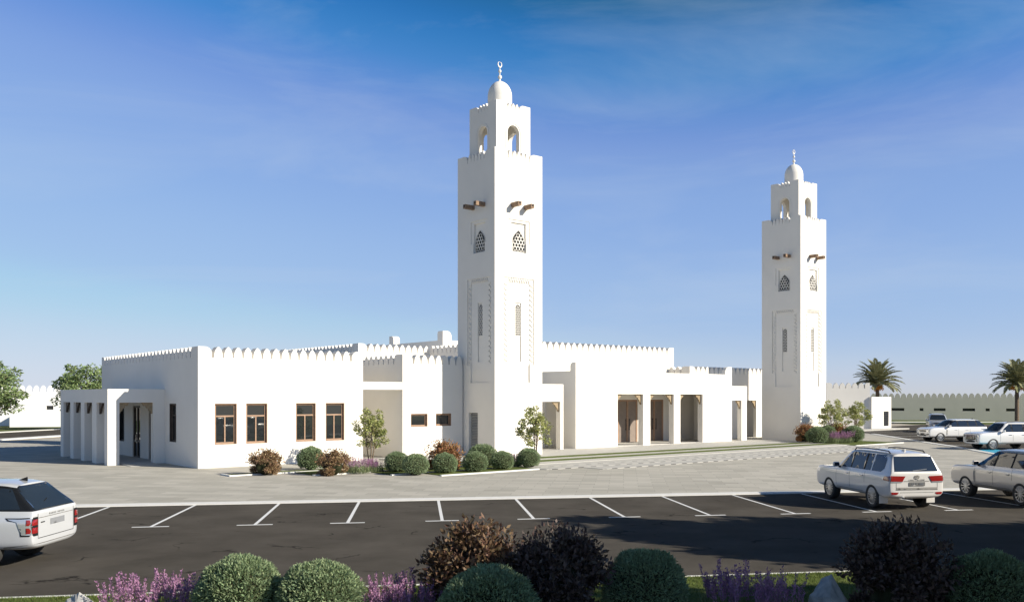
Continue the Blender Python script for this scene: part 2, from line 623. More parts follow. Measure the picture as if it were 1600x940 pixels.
def strip(mb, p, d, n, s0, s1, w0, w1, z0, z1):
    a, b, c, e = p + d * s0 + n * w0, p + d * s1 + n * w0, p + d * s1 + n * w1, p + d * s0 + n * w1
    vs_ = [(q.x, q.y, z) for z in (z0, z1) for q in (a, b, c, e)]
    mb.add(vs_, [(3, 2, 1, 0), (4, 5, 6, 7), (0, 1, 5, 4), (1, 2, 6, 5), (2, 3, 7, 6), (3, 0, 4, 7)])

kb = MB()
strip(kb, K0, kd, kn, -60, 110, 0.0, 0.62, -0.02, 0.03)
o = kb.build('kerb', KERB, None)
o['kind'] = 'structure'
kb = MB()
fn = Vector((-fd.y, fd.x, 0))
strip(kb, F0, fd, fn, -60, 110, -0.06, 0.0, -0.02, 0.035)
o = kb.build('kerb', KERB, None)
o['kind'] = 'structure'
# planted strip in the foreground
q0, q1 = near(-60) - fn * 0.06, near(110) - fn * 0.06
sheet('lawn', [q0 - fn * 40, q1 - fn * 40, q1, q0], 0.02, LAWN)

# paved court between car park and buildings
c0, c1 = far(-60) + kn * 0.62, far(46) + kn * 0.62
RK = [G(1367, 677.5), G(1446, 690), G(1499, 698), G(1557, 708.5), G(1640, 723)]
sheet('paved_court', [c0, (RK[4].x + 6, c1.y, 0), RK[4], RK[3], RK[2], RK[1], RK[0], G(1300, 664), G(700, 660), G(95, 684), G(-60, 692), G(-400, 718)], -0.008, PAVING)

# second car park on the right
sheet('car_park', [RK[0], RK[1], RK[2], RK[3], RK[4], (80, 48, 0), (110, 96, 0), G(1600, 663.5), G(1440, 663), G(1340, 668.5), G(1330, 674)], -0.0035, ASPHALT)
kb = MB()
for p, q in zip(RK[:-1], RK[1:]):
    d = (q - p).normalized()
    strip(kb, p, d, Vector((-d.y, d.x, 0)), 0, (q - p).length, -0.42, 0.0, -0.02, 0.035)
o = kb.build('kerb', KERB, None)
o['kind'] = 'structure'
sheet('blue_parking_bay', [G(1529, 702.6), G(1552, 701), G(1580, 705), G(1563, 708.5)], 0.001, BLUEPAINT)
# far lawn, road and kerbs behind on the right
kb = MB().box(44, 170, 127.6, 128.3, -0.02, 0.12)
o = kb.build('kerb', KERB, None)
o['kind'] = 'structure'
sheet('lawn', [G(1425, 662.5), G(1700, 663), (170, 127.6, 0), (52, 127.6, 0)], -0.002, LAWN)
sheet('lawn', [(44, 128.3, 0), (170, 128.3, 0), (170, 139, 0), (44, 142, 0)], 0.02, LAWN)

# road, lawn and kerbs on the far left
L0, L1 = G(0, 687.5), G(94, 681.4)
ld = (L1 - L0).normalized()
ln = Vector((-ld.y, ld.x, 0))
kb = MB()
strip(kb, L0, ld, ln, -40, 30, 0, 1.4, -0.02, 0.06)
strip(kb, L0, ld, ln, -40, 30, 11.6, 12.6, -0.02, 0.06)
o = kb.build('kerb', KERB, None)
o['kind'] = 'structure'
sheet('road', [L0 - ld * 40 + ln * 1.4, L0 + ld * 30 + ln * 1.4, L0 + ld * 30 + ln * 11.6, L0 - ld * 40 + ln * 11.6], -0.004, ASPHALT)
sheet('lawn', [L0 - ld * 40 + ln * 12.6, L0 + ld * 34 + ln * 12.6, L0 + ld * 40 + ln * 60, L0 - ld * 40 + ln * 60], 0.0, LAWN)

# painted bay lines
mk = MB()
tops = [(170, 791.5), (305, 788.5), (436, 786.2), (561, 783.8), (685, 781.5), (806, 779.2), (922, 777), (1035, 774.9), (1145, 772.8), (1252, 770.6), (1356, 768.7), (1459, 766.8)]
tees = [(75, 826), (235, 822.3), (398, 819.2), (543, 816.2), (691, 812.8), (834, 809.8), (976, 807), (1110, 804.3), (1243, 801.8), (1370, 798.8), (1498, 796.2), (1622, 793.5)]
for t0, t1 in zip(tops, tees):
    p, q = G(*t0), G(*t1)
    d = (q - p).normalized()
    strip(mk, p, d, Vector((-d.y, d.x, 0)), 0.0, (q - p).length, -0.048, 0.048, -0.001, 0.0005)
    strip(mk, q, kd, kn, -0.26 * 1.9, 0.26 * 1.9, -0.06, 0.055, -0.001, 0.0015)
# bay lines of the right-hand car park
for k in range(-2, 7):
    p = RK[0] + (RK[3] - RK[0]) * (k / 6.0 * 0.99)
    d = Vector((0.985, 0.17, 0))
    strip(mk, p, d, Vector((-d.y, d.x, 0)), 0.3, 5.3, -0.06, 0.06, -0.001, 0.002)
o = mk.build('bay_markings', PAINT, None)
o['kind'] = 'structure'

# raised terrace, long steps and planted beds in front of the buildings
ter = thing('terrace', 'long white stone terrace with low steps and two thin grass lines before the arcades', 'terrace', W(0, 0), TH)
tm = MB()
tm.box(10.5, 47.0, -5.25, 0.6, -0.02, 0.05)
tm.box(12.0, 46.2, -7.25, -5.55, -0.02, 0.05)
tm.box(12.5, 45.8, -9.1, -7.55, -0.02, 0.045)
tm.box(12.5, 47.6, -10.45, -9.12, -0.02, 0.012)
tm.build('platform', STONE, ter)
sm_ = MB()
sm_.box(13.2, 47.3, -11.75, -10.47, -0.02, 0.012)
sm_.box(15.6, 45.6, -13.3, -11.9, -0.02, 0.012)
sm_.build('step', STONE, ter)
gl = MB()
gl.box(11.0, 46.5, -5.95, -4.85, -0.02, 0.058)
gl.box(12.3, 46.0, -7.90, -6.95, -0.02, 0.058)
gl.build('grass_line', LAWN, ter)
def dash_material():
    m = bpy.data.materials.new('slotted_edge')
    m.use_nodes = True
    n, l = m.node_tree.nodes, m.node_tree.links
    p = n['Principled BSDF']
    p.inputs['Roughness'].default_value = 0.8
    t = n.new('ShaderNodeTexCoord')
    sx = n.new('ShaderNodeSeparateXYZ')
    l.new(t.outputs['Object'], sx.inputs[0])
    d = n.new('ShaderNodeMath'); d.operation = 'DIVIDE'; d.inputs[1].default_value = 0.9
    f = n.new('ShaderNodeMath'); f.operation = 'FRACT'
    g = n.new('ShaderNodeMath'); g.operation = 'GREATER_THAN'; g.inputs[1].default_value = 0.45
    l.new(sx.outputs['X'], d.inputs[0]); l.new(d.outputs[0], f.inputs[0]); l.new(f.outputs[0], g.inputs[0])
    mm = n.new('ShaderNodeMixRGB')
    mm.inputs['Color1'].default_value = (0.05, 0.05, 0.05, 1)
    mm.inputs['Color2'].default_value = (0.47, 0.455, 0.415, 1)
    l.new(g.outputs[0], mm.inputs['Fac'])
    l.new(mm.outputs['Color'], p.inputs['Base Color'])
    return m
DASH = dash_material()
for (x0, x1, y0) in ((13.2, 47.0, -10.50), (13.4, 46.8, -11.80), (15.8, 45.4, -13.34)):
    MB().box(x0, x1, y0 - 0.02, y0 + 0.02, -0.02, 0.018).build('drain_slot', DASH, ter)

beds = thing('planting_bed', 'stepped planting bed with grass and pale edging in front of the left wing and tower', 'planting bed', W(0, 0), TH)
bm_ = MB()
bm_.box(-0.4, 12.0, -5.3, -4.45, -0.02, 0.03)
bm_.box(2.7, 12.3, -7.5, -5.45, -0.02, 0.03)
bm_.box(5.6, 12.6, -9.6, -7.65, -0.02, 0.03)
bm_.box(7.2, 13.0, -11.3, -9.75, -0.02, 0.03)
bm_.build('turf', LAWN, beds)
be = MB()
be.box(-0.55, 12.0, -5.45, -5.3, -0.02, 0.05)
be.box(-0.55, -0.4, -5.3, -4.3, -0.02, 0.05)
be.box(2.55, 12.3, -7.65, -7.5, -0.02, 0.05)
be.box(5.45, 12.6, -9.75, -9.6, -0.02, 0.05)
be.box(7.05, 13.0, -11.45, -11.3, -0.02, 0.05)
be.build('edging', KERB, beds)
bed2 = thing('planting_bed', 'small planting bed at the foot of the far tower', 'planting bed', W(46.6, -8.2), TH)
MB().box(-1.2, 5.6, -1.6, 4.4, -0.02, 0.03).build('turf', LAWN, bed2)
be = MB()
be.box(-1.3, 5.7, -1.72, -1.6, -0.02, 0.05)
be.box(5.6, 5.72, -1.6, 4.4, -0.02, 0.05)
be.build('edging', KERB, bed2)

#@@BUILDINGS

# ================================================================== BUILDINGS
T = 0.3
# ---- left wing
wing = building('mosque_wing', 'white rendered wing with pointed merlons and four brown framed windows, nearest the camera', 'building', 0, 0)
zg, hg = 5.65, 0.55
wins = [(0.86, 2.04, 1.17, 3.29), (2.54, 3.73, 1.17, 3.29), (5.37, 6.56, 1.18, 3.29), (7.16, 8.34, 1.18, 3.29)]
wm = MB()
wm.wall('x', 0, T, 0, 9.53, -0.05, zg, wins)
wm.wall('x', 17.25 - T, 17.25, 0, 9.53, -0.05, zg)
slits = [(3.2, 4.27, 1.2, 3.27)]
doors = [(6.35, 7.75, 0.0, 3.1), (9.3, 10.7, 0.0, 3.1), (12.4, 13.6, 0.9, 3.0)]
wm.wall('y', 0, T, T, 17.25 - T, -0.05, zg, slits + doors)
wm.wall('y', 9.53 - T, 9.53, T, 17.25 - T, -0.05, zg)
wm.build('wall', WHITE, wing)
MB().box(T, 9.53 - T, T, 17.25 - T, 4.9, 5.1).build('roof', WHITE, wing)
MB().box(T, 9.53 - T, T, 17.25 - T, -0.05, 0.02).build('floor', STONE, wing)
pm = MB()
parapet(pm, 'x', 0, 9.53, 0, 0.52, zg, hg, 0.72, 0.72, 0.536)
parapet(pm, 'y', 0.52, 17.25, 0, 0.36, zg, hg, 0.5, 0.66, 0.59)
parapet(pm, 'y', 0.52, 17.25, 9.53 - 0.26, 9.53, zg, hg, 0.5, 0.66, 0.59)
parapet(pm, 'x', 0.26, 9.53 - 0.26, 17.25 - 0.26, 17.25, zg, hg, 0.5, 0.5, 0.54)
pm.build('parapet', WHITE, wing)
for x0, x1, z0, z1 in wins:
    window(wing, 'x', 0, x0, x1, z0, z1, transom=2.63)
window(wing, 'y', 0, 3.2, 4.27, 1.2, 3.27, transom=2.63, m=DWOOD)
window(wing, 'y', 0, 12.4, 13.6, 0.9, 3.0, transom=None, m=DARKMETAL)
for y0, y1, z0, z1 in doors[:2]:
    d = MB()
    d.box(0.05, 0.16, y0 + 0.003, y0 + 0.12, 0, z1 - 0.003)
    d.box(0.05, 0.16, y1 - 0.12, y1 - 0.003, 0, z1 - 0.003)
    d.box(0.05, 0.16, y0 + 0.12, y1 - 0.12, z1 - 0.12, z1 - 0.003)
    d.box(0.05, 0.16, y0 + 0.12, y1 - 0.12, 0.95, 1.07)
    d.box(0.05, 0.16, y0 + 0.12, y1 - 0.12, 0.0, 0.12)
    d.box(0.05, 0.16, (y0 + y1) / 2 - 0.06, (y0 + y1) / 2 + 0.06, 0.12, 0.95)
    d.box(0.05, 0.16, (y0 + y1) / 2 - 0.06, (y0 + y1) / 2 + 0.06, 1.07, z1 - 0.12)
    do = d.build('door', DWOOD, wing)
    MB().box(0.10, 0.12, y0 + 0.12, y1 - 0.12, 0.12, z1 - 0.12).build('pane', GLASS, do)
    MB().box(0.0, 0.05, (y0 + y1) / 2 + 0.1, (y0 + y1) / 2 + 0.13, 1.0, 1.4).build('handle', CHROME, do)

# ---- porch on the wing's side
porch = building('portico', 'flat roofed white portico of slender square piers on the left side of the wing', 'portico', -2.99, 4.98)
D = 10.0
ops = [(5.56, 7.08), (7.96, 9.55), (10.3, 11.93), (12.67, 14.29)]
pm = MB()
pm.wall('y', 0, 0.42, 0, D, -0.05, 4.05, [(a - 4.98, b - 4.98, -0.06, 3.31) for a, b in ops])
pm.wall('x', 0, 0.42, 0.42, 2.985, -0.05, 4.05, [(0.60, 2.36, -0.06, 3.32)])
pm.wall('x', D - 0.42, D, 0.42, 2.985, -0.05, 4.05, [(0.60, 2.36, -0.06, 3.32)])
pm.build('wall', WHITE, porch)
MB().box(0.42, 2.985, 0.42, D - 0.42, 3.75, 3.98).build('roof', WHITE, porch)
MB().box(0.42, 2.985, 0.42, D - 0.42, -0.05, 0.06).build('floor', STONE, porch)
for a, b in ops:
    bracket(porch, 'y', b - 4.98 - 0.003, 0.14, 0.26, 3.308, 0.55, 0.62, -1, DWOOD)
    bracket(porch, 'y', a - 4.98 + 0.003, 0.14, 0.26, 3.308, 0.55, 0.62, 1, DWOOD)
bracket(porch, 'x', 2.357, 0.14, 0.26, 3.318, 0.55, 0.62, -1)
bracket(porch, 'x', 0.603, 0.14, 0.26, 3.318, 0.55, 0.62, 1)
MB().prism([(0.62, -0.02), (0.62, 0.08), (-1.5, 0.0), (-1.5, -0.02)], 'x', 0.75, 2.3).build('ramp', STONE, porch)

# ---- link beam and middle block
block = building('mosque_block', 'white block with two small brown windows between the left wing and the near tower', 'building', 12.2, 0)
bw = [(0.58, 1.78, 1.83, 2.62), (2.38, 3.53, 1.85, 2.61)]
pm = MB()
pm.wall('x', 0, T, 0, 4.40, -0.05, 5.6, bw)
pm.wall('y', 0, T, T, 16.9, -0.05, 5.6)
pm.box(T, 8.0, 0.75, 16.9, -0.05, 4.9)
pm.box(-2.665, -0.003, 0.02, 0.40, 4.05, 4.5)
pm.box(-2.665, -0.003, 9.0, 9.3, -0.05, 4.9)
pm.build('wall', WHITE, block)
pp = MB()
parapet(pp, 'x', 0, 4.40, 0, 0.42, 5.6, 0.55, 0.72, 0, 0.53)
parapet(pp, 'y', 0.42, 16.9, 0, 0.36, 5.6, 0.55, 0.5, 0.66, 0.59)
pp.build('parapet', WHITE, block)
for x0, x1, z0, z1 in bw:
    window(block, 'x', 0, x0, x1, z0, z1, mullion=False)
MB().box(-2.665, 0, -0.2, 0.4, -0.02, 0.03).build('threshold', STONE, block)

# ---- prayer hall behind
hall = building('prayer_hall', 'taller white prayer hall with a long row of merlons rising behind the arcades', 'building', 18.9, 6)
HZ_, HH = 7.2, 0.62
pm = MB()
A1, A2 = 6.7, 24.55
pm.box(A1 + T, A2 - T, T, 28, -0.05, 6.4)
pm.wall('x', 0, T, A1, A2, -0.05, HZ_)
pm.wall('y', A1, A1 + T, T, 11.0, -0.05, HZ_)
pm.box(T, A1 + T, 11.0 + T, 28, -0.05, 6.4)
pm.wall('x', 11.0, 11.0 + T, 0, A1 + T, -0.05, HZ_)
pm.wall('y', 0, T, 11.0 + T, 28, -0.05, HZ_)
pm.wall('y', A2 - T, A2, T, 28, -0.05, HZ_)
pm.build('wall', WHITE, hall)
pp = MB()
parapet(pp, 'x', A1, A2, 0, 0.62, HZ_, HH, 0.8, 0.8, 0.63)
parapet(pp, 'y', 0.62, 11.0, A1, A1 + 0.3, HZ_, HH, 0.5, 0, 0.6)
parapet(pp, 'x', 0, A1, 11.0, 11.52, HZ_, HH, 0.8, 0, 0.585)
parapet(pp, 'y', 11.52, 28, 0, 0.26, HZ_, HH, 0.5, 0.7, 0.6)
parapet(pp, 'y', 0.62, 28, A2 - 0.26, A2, HZ_, HH, 0.5, 0.7, 0.6)
pp.build('parapet', WHITE, hall)
cl = MB()
bx, by = 11.55, 16.0
cl.box(bx, bx + 11.5, by, by + 9.2, 6.3, 8.75)
post(cl, 'x', bx, bx + 0.95, by - 0.003, by + 0.4, 8.75, 0.85, 1)
post(cl, 'y', by + 0.4, by + 0.85, bx - 0.003, bx + 0.4, 8.75, 0.85, 1)
post(cl, 'y', by + 8.4, by + 9.2, bx - 0.003, bx + 0.4, 8.75, 0.80, -1)
post(cl, 'x', bx + 10.6, bx + 11.5, by - 0.003, by + 0.4, 8.75, 0.85, -1)
post(cl, 'x', bx + 0.4, bx + 0.95, by + 8.8, by + 9.2, 8.75, 0.80, 1)
cl.build('clerestory', WHITE, hall)

# ---- arcaded gallery between the towers
gal = building('arcade_gallery', 'low white gallery with three tall openings and carved brackets between the towers', 'building', 26.25, 0)
ox = 26.25
gops = [(30.38, 33.07), (33.84, 36.49), (37.24, 39.91)]
GL = 43.6 - ox
pm = MB()
pm.wall('x', 0, 0.5, 0, GL, -0.05, 5.42, [(a - ox, b - ox, 0.06, 3.82) for a, b in gops])
pm.wall('y', 0, 0.4, 0.5, 1.48, -0.05, 5.42)
pm.box(0.0, 0.4, 1.48, 5.95, 4.5, 5.42)
pm.wall('y', GL - 0.4, GL, 0.5, 3.6, -0.05, 5.42)
pm.wall('x', 3.65, 3.9, 0.5, GL - 0.4, -0.05, 4.6, [(7.9, 10.15, 0.06, 3.4), (11.05, 13.2, 0.06, 3.4)])
pm.box(0.4, GL - 0.4, 0.5, 3.64, 4.3, 4.55)
post(pm, 'y', 0.0, 0.55, 0.0, 0.55, 5.42, 0.60, 1)
post(pm, 'x', GL - 0.85, GL, 0.0, 0.35, 5.42, 0.60, -1)
pm.build('wall', WHITE, gal)
MB().box(0.4, GL - 0.4, 0.5, 3.64, -0.05, 0.07).build('floor', STONE, gal)
for a, b in gops:
    bracket(gal, 'x', b - ox - 0.003, 0.19, 0.31, 3.818, 0.62, 0.78, -1)
    bracket(gal, 'x', a - ox + 0.003, 0.19, 0.31, 3.818, 0.62, 0.78, 1)
for x0, x1 in ((7.9, 10.15), (11.05, 13.2)):
    d = MB()
    d.box(x0 + 0.003, x0 + 0.14, 3.67, 3.8, 0.07, 3.397)
    d.box(x1 - 0.14, x1 - 0.003, 3.67, 3.8, 0.07, 3.397)
    d.box(x0 + 0.14, x1 - 0.14, 3.67, 3.8, 3.26, 3.397)
    mid = (x0 + x1) / 2
    d.box(mid - 0.09, mid + 0.09, 3.67, 3.8, 0.07, 3.26)
    do = d.build('door', WOOD, gal)
    MB().box(x0 + 0.14, mid - 0.09, 3.71, 3.76, 0.08, 3.26).box(mid + 0.09, x1 - 0.14, 3.71, 3.76, 0.08, 3.26).build('leaf', LEAFDOOR, do)
    h = MB()
    for s in (-1, 1):
        h.box(mid + s * 0.2 - 0.02, mid + s * 0.2 + 0.02, 3.63, 3.66, 1.0, 1.9)
        h.box(mid + s * 0.2 - 0.02, mid + s * 0.2 + 0.02, 3.66, 3.712, 1.05, 1.1)
        h.box(mid + s * 0.2 - 0.02, mid + s * 0.2 + 0.02, 3.66, 3.712, 1.8, 1.85)
    h.build('handle', DARKMETAL, do)

# ---- screen between near tower and gallery
scr = building('screen_arcade', 'short white screen wall with a bracketed doorway just right of the near tower', 'screen wall', 20.5, 0)
pm = MB()
pm.wall('x', 0, 0.45, 0, 4.6, -0.05, 4.48, [(0.8, 4.33, -0.06, 3.3)])
pm.wall('x', 3.2, 3.5, 0, 5.72, -0.05, 4.4, [(2.6, 5.0, 0.0, 3.2)])
pm.build('wall', WHITE, scr)
bracket(scr, 'x', 4.327, 0.16, 0.28, 3.298, 0.55, 0.7, -1)
bracket(scr, 'x', 0.803, 0.16, 0.28, 3.298, 0.55, 0.7, 1)
d = MB()
d.box(2.603, 2.75, 3.25, 3.4, 0, 3.197)
d.box(4.85, 4.997, 3.25, 3.4, 0, 3.197)
d.box(2.75, 4.85, 3.25, 3.4, 3.05, 3.197)
d.box(3.75, 3.85, 3.25, 3.4, 0, 3.05)
do = d.build('door', DWOOD, scr)
MB().box(2.75, 4.85, 3.31, 3.34, 0, 3.05).build('pane', GLASS, do)

# ---- lower rear range with merlons, reaching behind the far tower
rear = building('rear_range', 'lower white crenellated range between the gallery and the far tower', 'building', 42.75, 3.65)
pm = MB()
pm.wall('x', 0, T, 0, 14.0, -0.05, 5.6, [(6.9, 9.2, 0.0, 3.3)])
pm.wall('y', 0, T, T, 2.3, -0.05, 5.6)
pm.box(T, 14.0, 0.9, 2.3, 4.3, 4.9)
pm.wall('x', 2.0, 2.3, T, 14.0, -0.05, 4.3)
pm.build('wall', WHITE, rear)
pp = MB()
parapet(pp, 'x', 0, 14.0, 0, 0.42, 5.6, 0.57, 0.75, 0, 0.6)
parapet(pp, 'y', 0.42, 2.34, 0, 0.36, 5.6, 0.57, 0.5, 0, 0.6)
pp.build('parapet', WHITE, rear)
bracket(rear, 'x', 9.197, 0.1, 0.22, 3.298, 0.5, 0.7, -1)
scr2 = building('screen_arcade', 'short white screen with a single square pier beside the far tower', 'screen wall', 43.605, 0)
pm = MB()
pm.box(0, 2.0, 0, 0.42, 3.33, 4.5)
pm.box(1.27, 1.97, 0.003, 0.417, -0.05, 3.33)
pm.box(1.58, 1.997, 0.42, 3.64, 3.35, 4.48)
pm.build('wall', WHITE, scr2)
bracket(scr2, 'x', 1.267, 0.14, 0.26, 3.328, 0.5, 0.7, -1)
bracket(scr2, 'y', 0.423, 1.7, 1.82, 3.348, 0.5, 0.7, 1)

# ---- minarets
def arch(cx_, hw, z0, zs_, zt, n=8, pointed=0.0):
    pts = [(cx_ - hw, z0)]
    for k in range(2 * n + 1):
        t = math.pi * (1 - k / (2 * n))
        pts.append((cx_ + hw * math.cos(t), zs_ + (zt - zs_) * math.sin(t)))
    pts.append((cx_ + hw, z0))
    return pts

S = 3.76          # side of the shaft
tower = building('minaret', 'tall square white minaret rising left of the arcades, the nearer and larger of two', 'minaret', 16.67, -3.15)

D1, D2, D3 = 0.055, 0.16, 0.29

def face_panels(mb, axis, c, door=True):
    """three stepped layers on a face that carry the niches; c = centre line of the face"""
    X = lambda a: c + (a - 1.89) * 1.0
    l1 = [(X(1.05), X(2.73), 12.99, 14.38), (X(1.31), X(2.47), 12.41, 12.99), (X(0.71), X(3.07), 5.57, 10.85), (X(1.03), X(2.75), 4.48, 5.57)]
    l2 = [(X(1.31), X(2.47), 12.41, 14.21), (X(1.03), X(2.75), 4.48, 10.59)]
    zb, zt_ = -0.05, 18.05
    s0 = 0.0 if axis == 'x' else D3
    dh = [(1.68, 2.6, -0.06, 2.64)] if (axis == 'y' and door) else []
    mb.wall(axis, 0.0, D1, s0, S, zb, zt_, l1 + dh)
    mb.wall(axis, D1, D2, s0, S, zb, zt_, l2 + dh)
    mb.wall(axis, D2, D3, s0, S, zb, zt_, dh)
    return X

sh_ = MB()
Xl = face_panels(sh_, 'x', 1.89)
# the left face lies at x = 0; its layers start behind the front skin
Xs = face_panels(sh_, 'y', 1.56)
sh_.box(D3, S, D3, S - 0.1, -0.05, 18.0)
sh_.build('shaft', WHITE, tower, merge=False)

def zigzag(mb, axis, u, w, z0, z1, n, d0, d1):
    h = (z1 - z0) / n
    t = 0.03
    for k in range(n):
        za, zb_ = z0 + k * h, z0 + (k + 1) * h
        zm = (za + zb_) / 2
        for p, q in (((u - w, za), (u + w, zm)), ((u + w, zm), (u - w, zb_))):
            mb.prism([(p[0], p[1] - t), (q[0], q[1] - t), (q[0], q[1] + t), (p[0], p[1] + t)], 'y' if axis == 'x' else 'x', d0, d1)

zz = MB()
for ax, X in (('x', Xl), ('y', Xs)):
    for u in (0.87, 2.91):
        zigzag(zz, ax, X(u), 0.125, 5.62, 10.5, 16, D1 - 0.045, D1 + 0.002)
    n = 9
    for k in range(n):
        u = X(1.05 + 1.68 * (k + 0.5) / n)
        w = 1.68 / n / 2
        for s in (-1, 1):
            a, b = (u - w, u) if s < 0 else (u, u + w)
            za, zb_ = (10.62, 10.80) if s < 0 else (10.80, 10.62)
            zz.prism([(a, za - 0.03), (b, zb_ - 0.03), (b, zb_ + 0.03), (a, za + 0.03)], 'y' if ax == 'x' else 'x', D1 - 0.045, D1 + 0.002)
zz.build('zigzag_band', WHITE, tower)

def lattice(parent, axis, outline, d, cell, inside):
    """pierced screen: a white plate of hexagon rings in front of the dark opening"""
    back = MB().prism(outline, 'y' if axis == 'x' else 'x', d - 0.004, d + 0.002)
    bo = back.build('screen', OPENING_SHADE, parent)
    lat = MB()
    us = [p[0] for p in outline]
    zs = [p[1] for p in outline]
    r = cell
    row = 0
    z = min(zs)
    while z < max(zs) + r:
        u = min(us) - r + (row % 2) * r * 0.866
        while u < max(us) + r:
            outer = [(u + r * 1.0 * math.cos(R(60 * k + 30)), z + r * 1.0 * math.sin(R(60 * k + 30))) for k in range(6)]
            inner = [(u + r * 0.79 * math.cos(R(60 * k + 30)), z + r * 0.79 * math.sin(R(60 * k + 30))) for k in range(6)]
            if all(inside(*p) for p in inner):
                lat.ring(outer, inner, 'y' if axis == 'x' else 'x', d - 0.035, d - 0.006)
            u += r * 1.732
        z += r * 1.5
        row += 1
    # rim of the opening
    cx_ = sum(us) / len(us)
    cz_ = sum(zs) / len(zs)
    inn = [(cx_ + (p[0] - cx_) * 0.93, cz_ + (p[1] - cz_) * 0.965) for p in outline]
    lat.ring(outline, inn, 'y' if axis == 'x' else 'x', d - 0.03, d - 0.005)
    lat.build('lattice', WHITE, bo, merge=False)

def pointed(c, hw, z0, zs_, zt):
    pts = [(c - hw, z0), (c - hw, zs_)]
    for k in range(1, 6):
        t = k / 6
        pts.append((c - hw * (1 - t ** 1.5), zs_ + (zt - zs_) * t))
    pts.append((c, zt))
    for k in range(5, 0, -1):
        t = k / 6
        pts.append((c + hw * (1 - t ** 1.5), zs_ + (zt - zs_) * t))
    pts += [(c + hw, zs_), (c + hw, z0)]
    return pts

def in_pointed(c, hw, z0, zs_, zt):
    def f(u, z):
        if z < z0 or z > zt: return False
        if z < zs_: return abs(u - c) < hw
        t = (z - zs_) / (zt - zs_)
        return abs(u - c) < hw * (1 - t ** 1.5)
    return f

for ax, X in (('x', Xl), ('y', Xs)):
    c = X(1.95)
    lattice(tower, ax, pointed(c, 0.50, 12.46, 13.22, 13.80), D2 - 0.002, 0.135, in_pointed(c, 0.52, 12.42, 13.22, 13.84))
    c = X(1.90)
    lattice(tower, ax, pointed(c, 0.21, 7.31, 9.08, 9.30), D2 - 0.002, 0.088, in_pointed(c, 0.235, 7.27, 9.08, 9.35))
# thin reveal line under the slim windows
rl = MB()
for ax, X in (('x', Xl), ('y', Xs)):
    rl.wall(ax, D2 - 0.07, D2 - 0.002, X(1.03) + 0.002, X(2.75) - 0.002, 4.482, 10.588, [(X(1.66), X(2.13), 5.76, 9.36)])
rl.build('niche_panel', WHITE, tower)

bmz = [(1.38, 15.24), (2.39, 15.20)]
for k, (x, z) in enumerate(bmz):
    MB().box(x - 0.125, x + 0.125, -0.70, 0.02, z - 0.125, z + 0.125).box(x - 0.06, x + 0.06, -0.71, -0.695, z - 0.03, z + 0.085, 1).build('waterspout', [BEAM, OPENING_SHADE], tower)  # dark block on the end stands for the shaded spout mouth
for k, (y, z) in enumerate([(2.12, 15.22), (1.05, 15.26)]):
    MB().box(-0.70, 0.02, y - 0.125, y + 0.125, z - 0.125, z + 0.125).box(-0.71, -0.695, y - 0.06, y + 0.06, z - 0.03, z + 0.085, 1).build('waterspout', [BEAM, OPENING_SHADE], tower)
pr = MB()
for d0, d1 in ((0.0, 0.22), (S - 0.22, S)):
    parapet(pr, 'x', 0, S, d0, d1, 18.05, 0.50, 1.02, 1.02, 0.345, gap=0.035)
    parapet(pr, 'y', 0.22, S - 0.22, d0, d1, 18.05, 0.50, 0.8, 0.8, 0.345, gap=0.035)
pr.build('parapet', WHITE, tower)
# louvred door on the shaded face
lv = MB()
for k in range(26):
    z = 0.05 + k * 0.099
    lv.prism([(0.14, z), (0.22, z + 0.05), (0.22, z + 0.075), (0.14, z + 0.025)], 'y', 1.70, 2.58)
dl = lv.build('door', LOUVRE, tower)
MB().box(0.24, 0.255, 1.683, 2.597, 0.0, 2.63).build('backing', DARKMETAL, dl)
# upper stage
h0, h1 = 0.53, 3.23
tc_ = (h0 + h1) / 2
ti = MB()
def arch_wall(mb, axis, d0, d1, u0, u1):
    a = arch(tc_, 0.46, 17.98, 19.80, 20.28)
    poly = [(u0, 17.98), (u0, 21.2), (u1, 21.2), (u1, 17.98)] + a[::-1]
    mb.prism(poly, 'y' if axis == 'x' else 'x', d0, d1)
arch_wall(ti, 'x', h0, h0 + 0.3, h0, h1)
arch_wall(ti, 'x', h1 - 0.3, h1, h0, h1)
arch_wall(ti, 'y', h0, h0 + 0.3, h0 + 0.3, h1 - 0.3)
arch_wall(ti, 'y', h1 - 0.3, h1, h0 + 0.3, h1 - 0.3)
ti.box(h0 + 0.3, h1 - 0.3, h0 + 0.3, h1 - 0.3, 20.75, 21.0)
ti.build('lantern', WHITE, tower, merge=False)
mo = MB()
for ax in ('x', 'y'):
    A = 'y' if ax == 'x' else 'x'
    mo.ring(arch(tc_, 0.62, 18.0, 19.80, 20.44), arch(tc_, 0.56, 18.0, 19.80, 20.38), A, h0 - 0.03, h0 + 0.004)
    mo.ring(arch(tc_, 0.62, 18.0, 19.80, 20.44), arch(tc_, 0.56, 18.0, 19.80, 20.38), A, h1 - 0.004, h1 + 0.03)
mo.build('arch_moulding', WHITE, tower, merge=False)
pr = MB()
for d0, d1 in ((h0, h0 + 0.2), (h1 - 0.2, h1)):
    parapet(pr, 'x', h0, h1, d0, d1, 21.2, 0.42, 0.88, 0.88, 0.29, gap=0.035)
    parapet(pr, 'y', h0 + 0.2, h1 - 0.2, d0, d1, 21.2, 0.42, 0.68, 0.68, 0.29, gap=0.035)
pr.build('parapet', WHITE, tower)
prof = [(0.0, 21.0), (0.76, 21.0), (0.76, 22.35)]
for k in range(1, 13):
    t = math.pi / 2 * k / 12
    prof.append((0.76 * math.cos(t) + 0.0, 22.35 + 0.97 * math.sin(t)))
MB().lathe(prof, (tc_, tc_, 0), 48).build('dome', WHITE, tower, smooth=True)
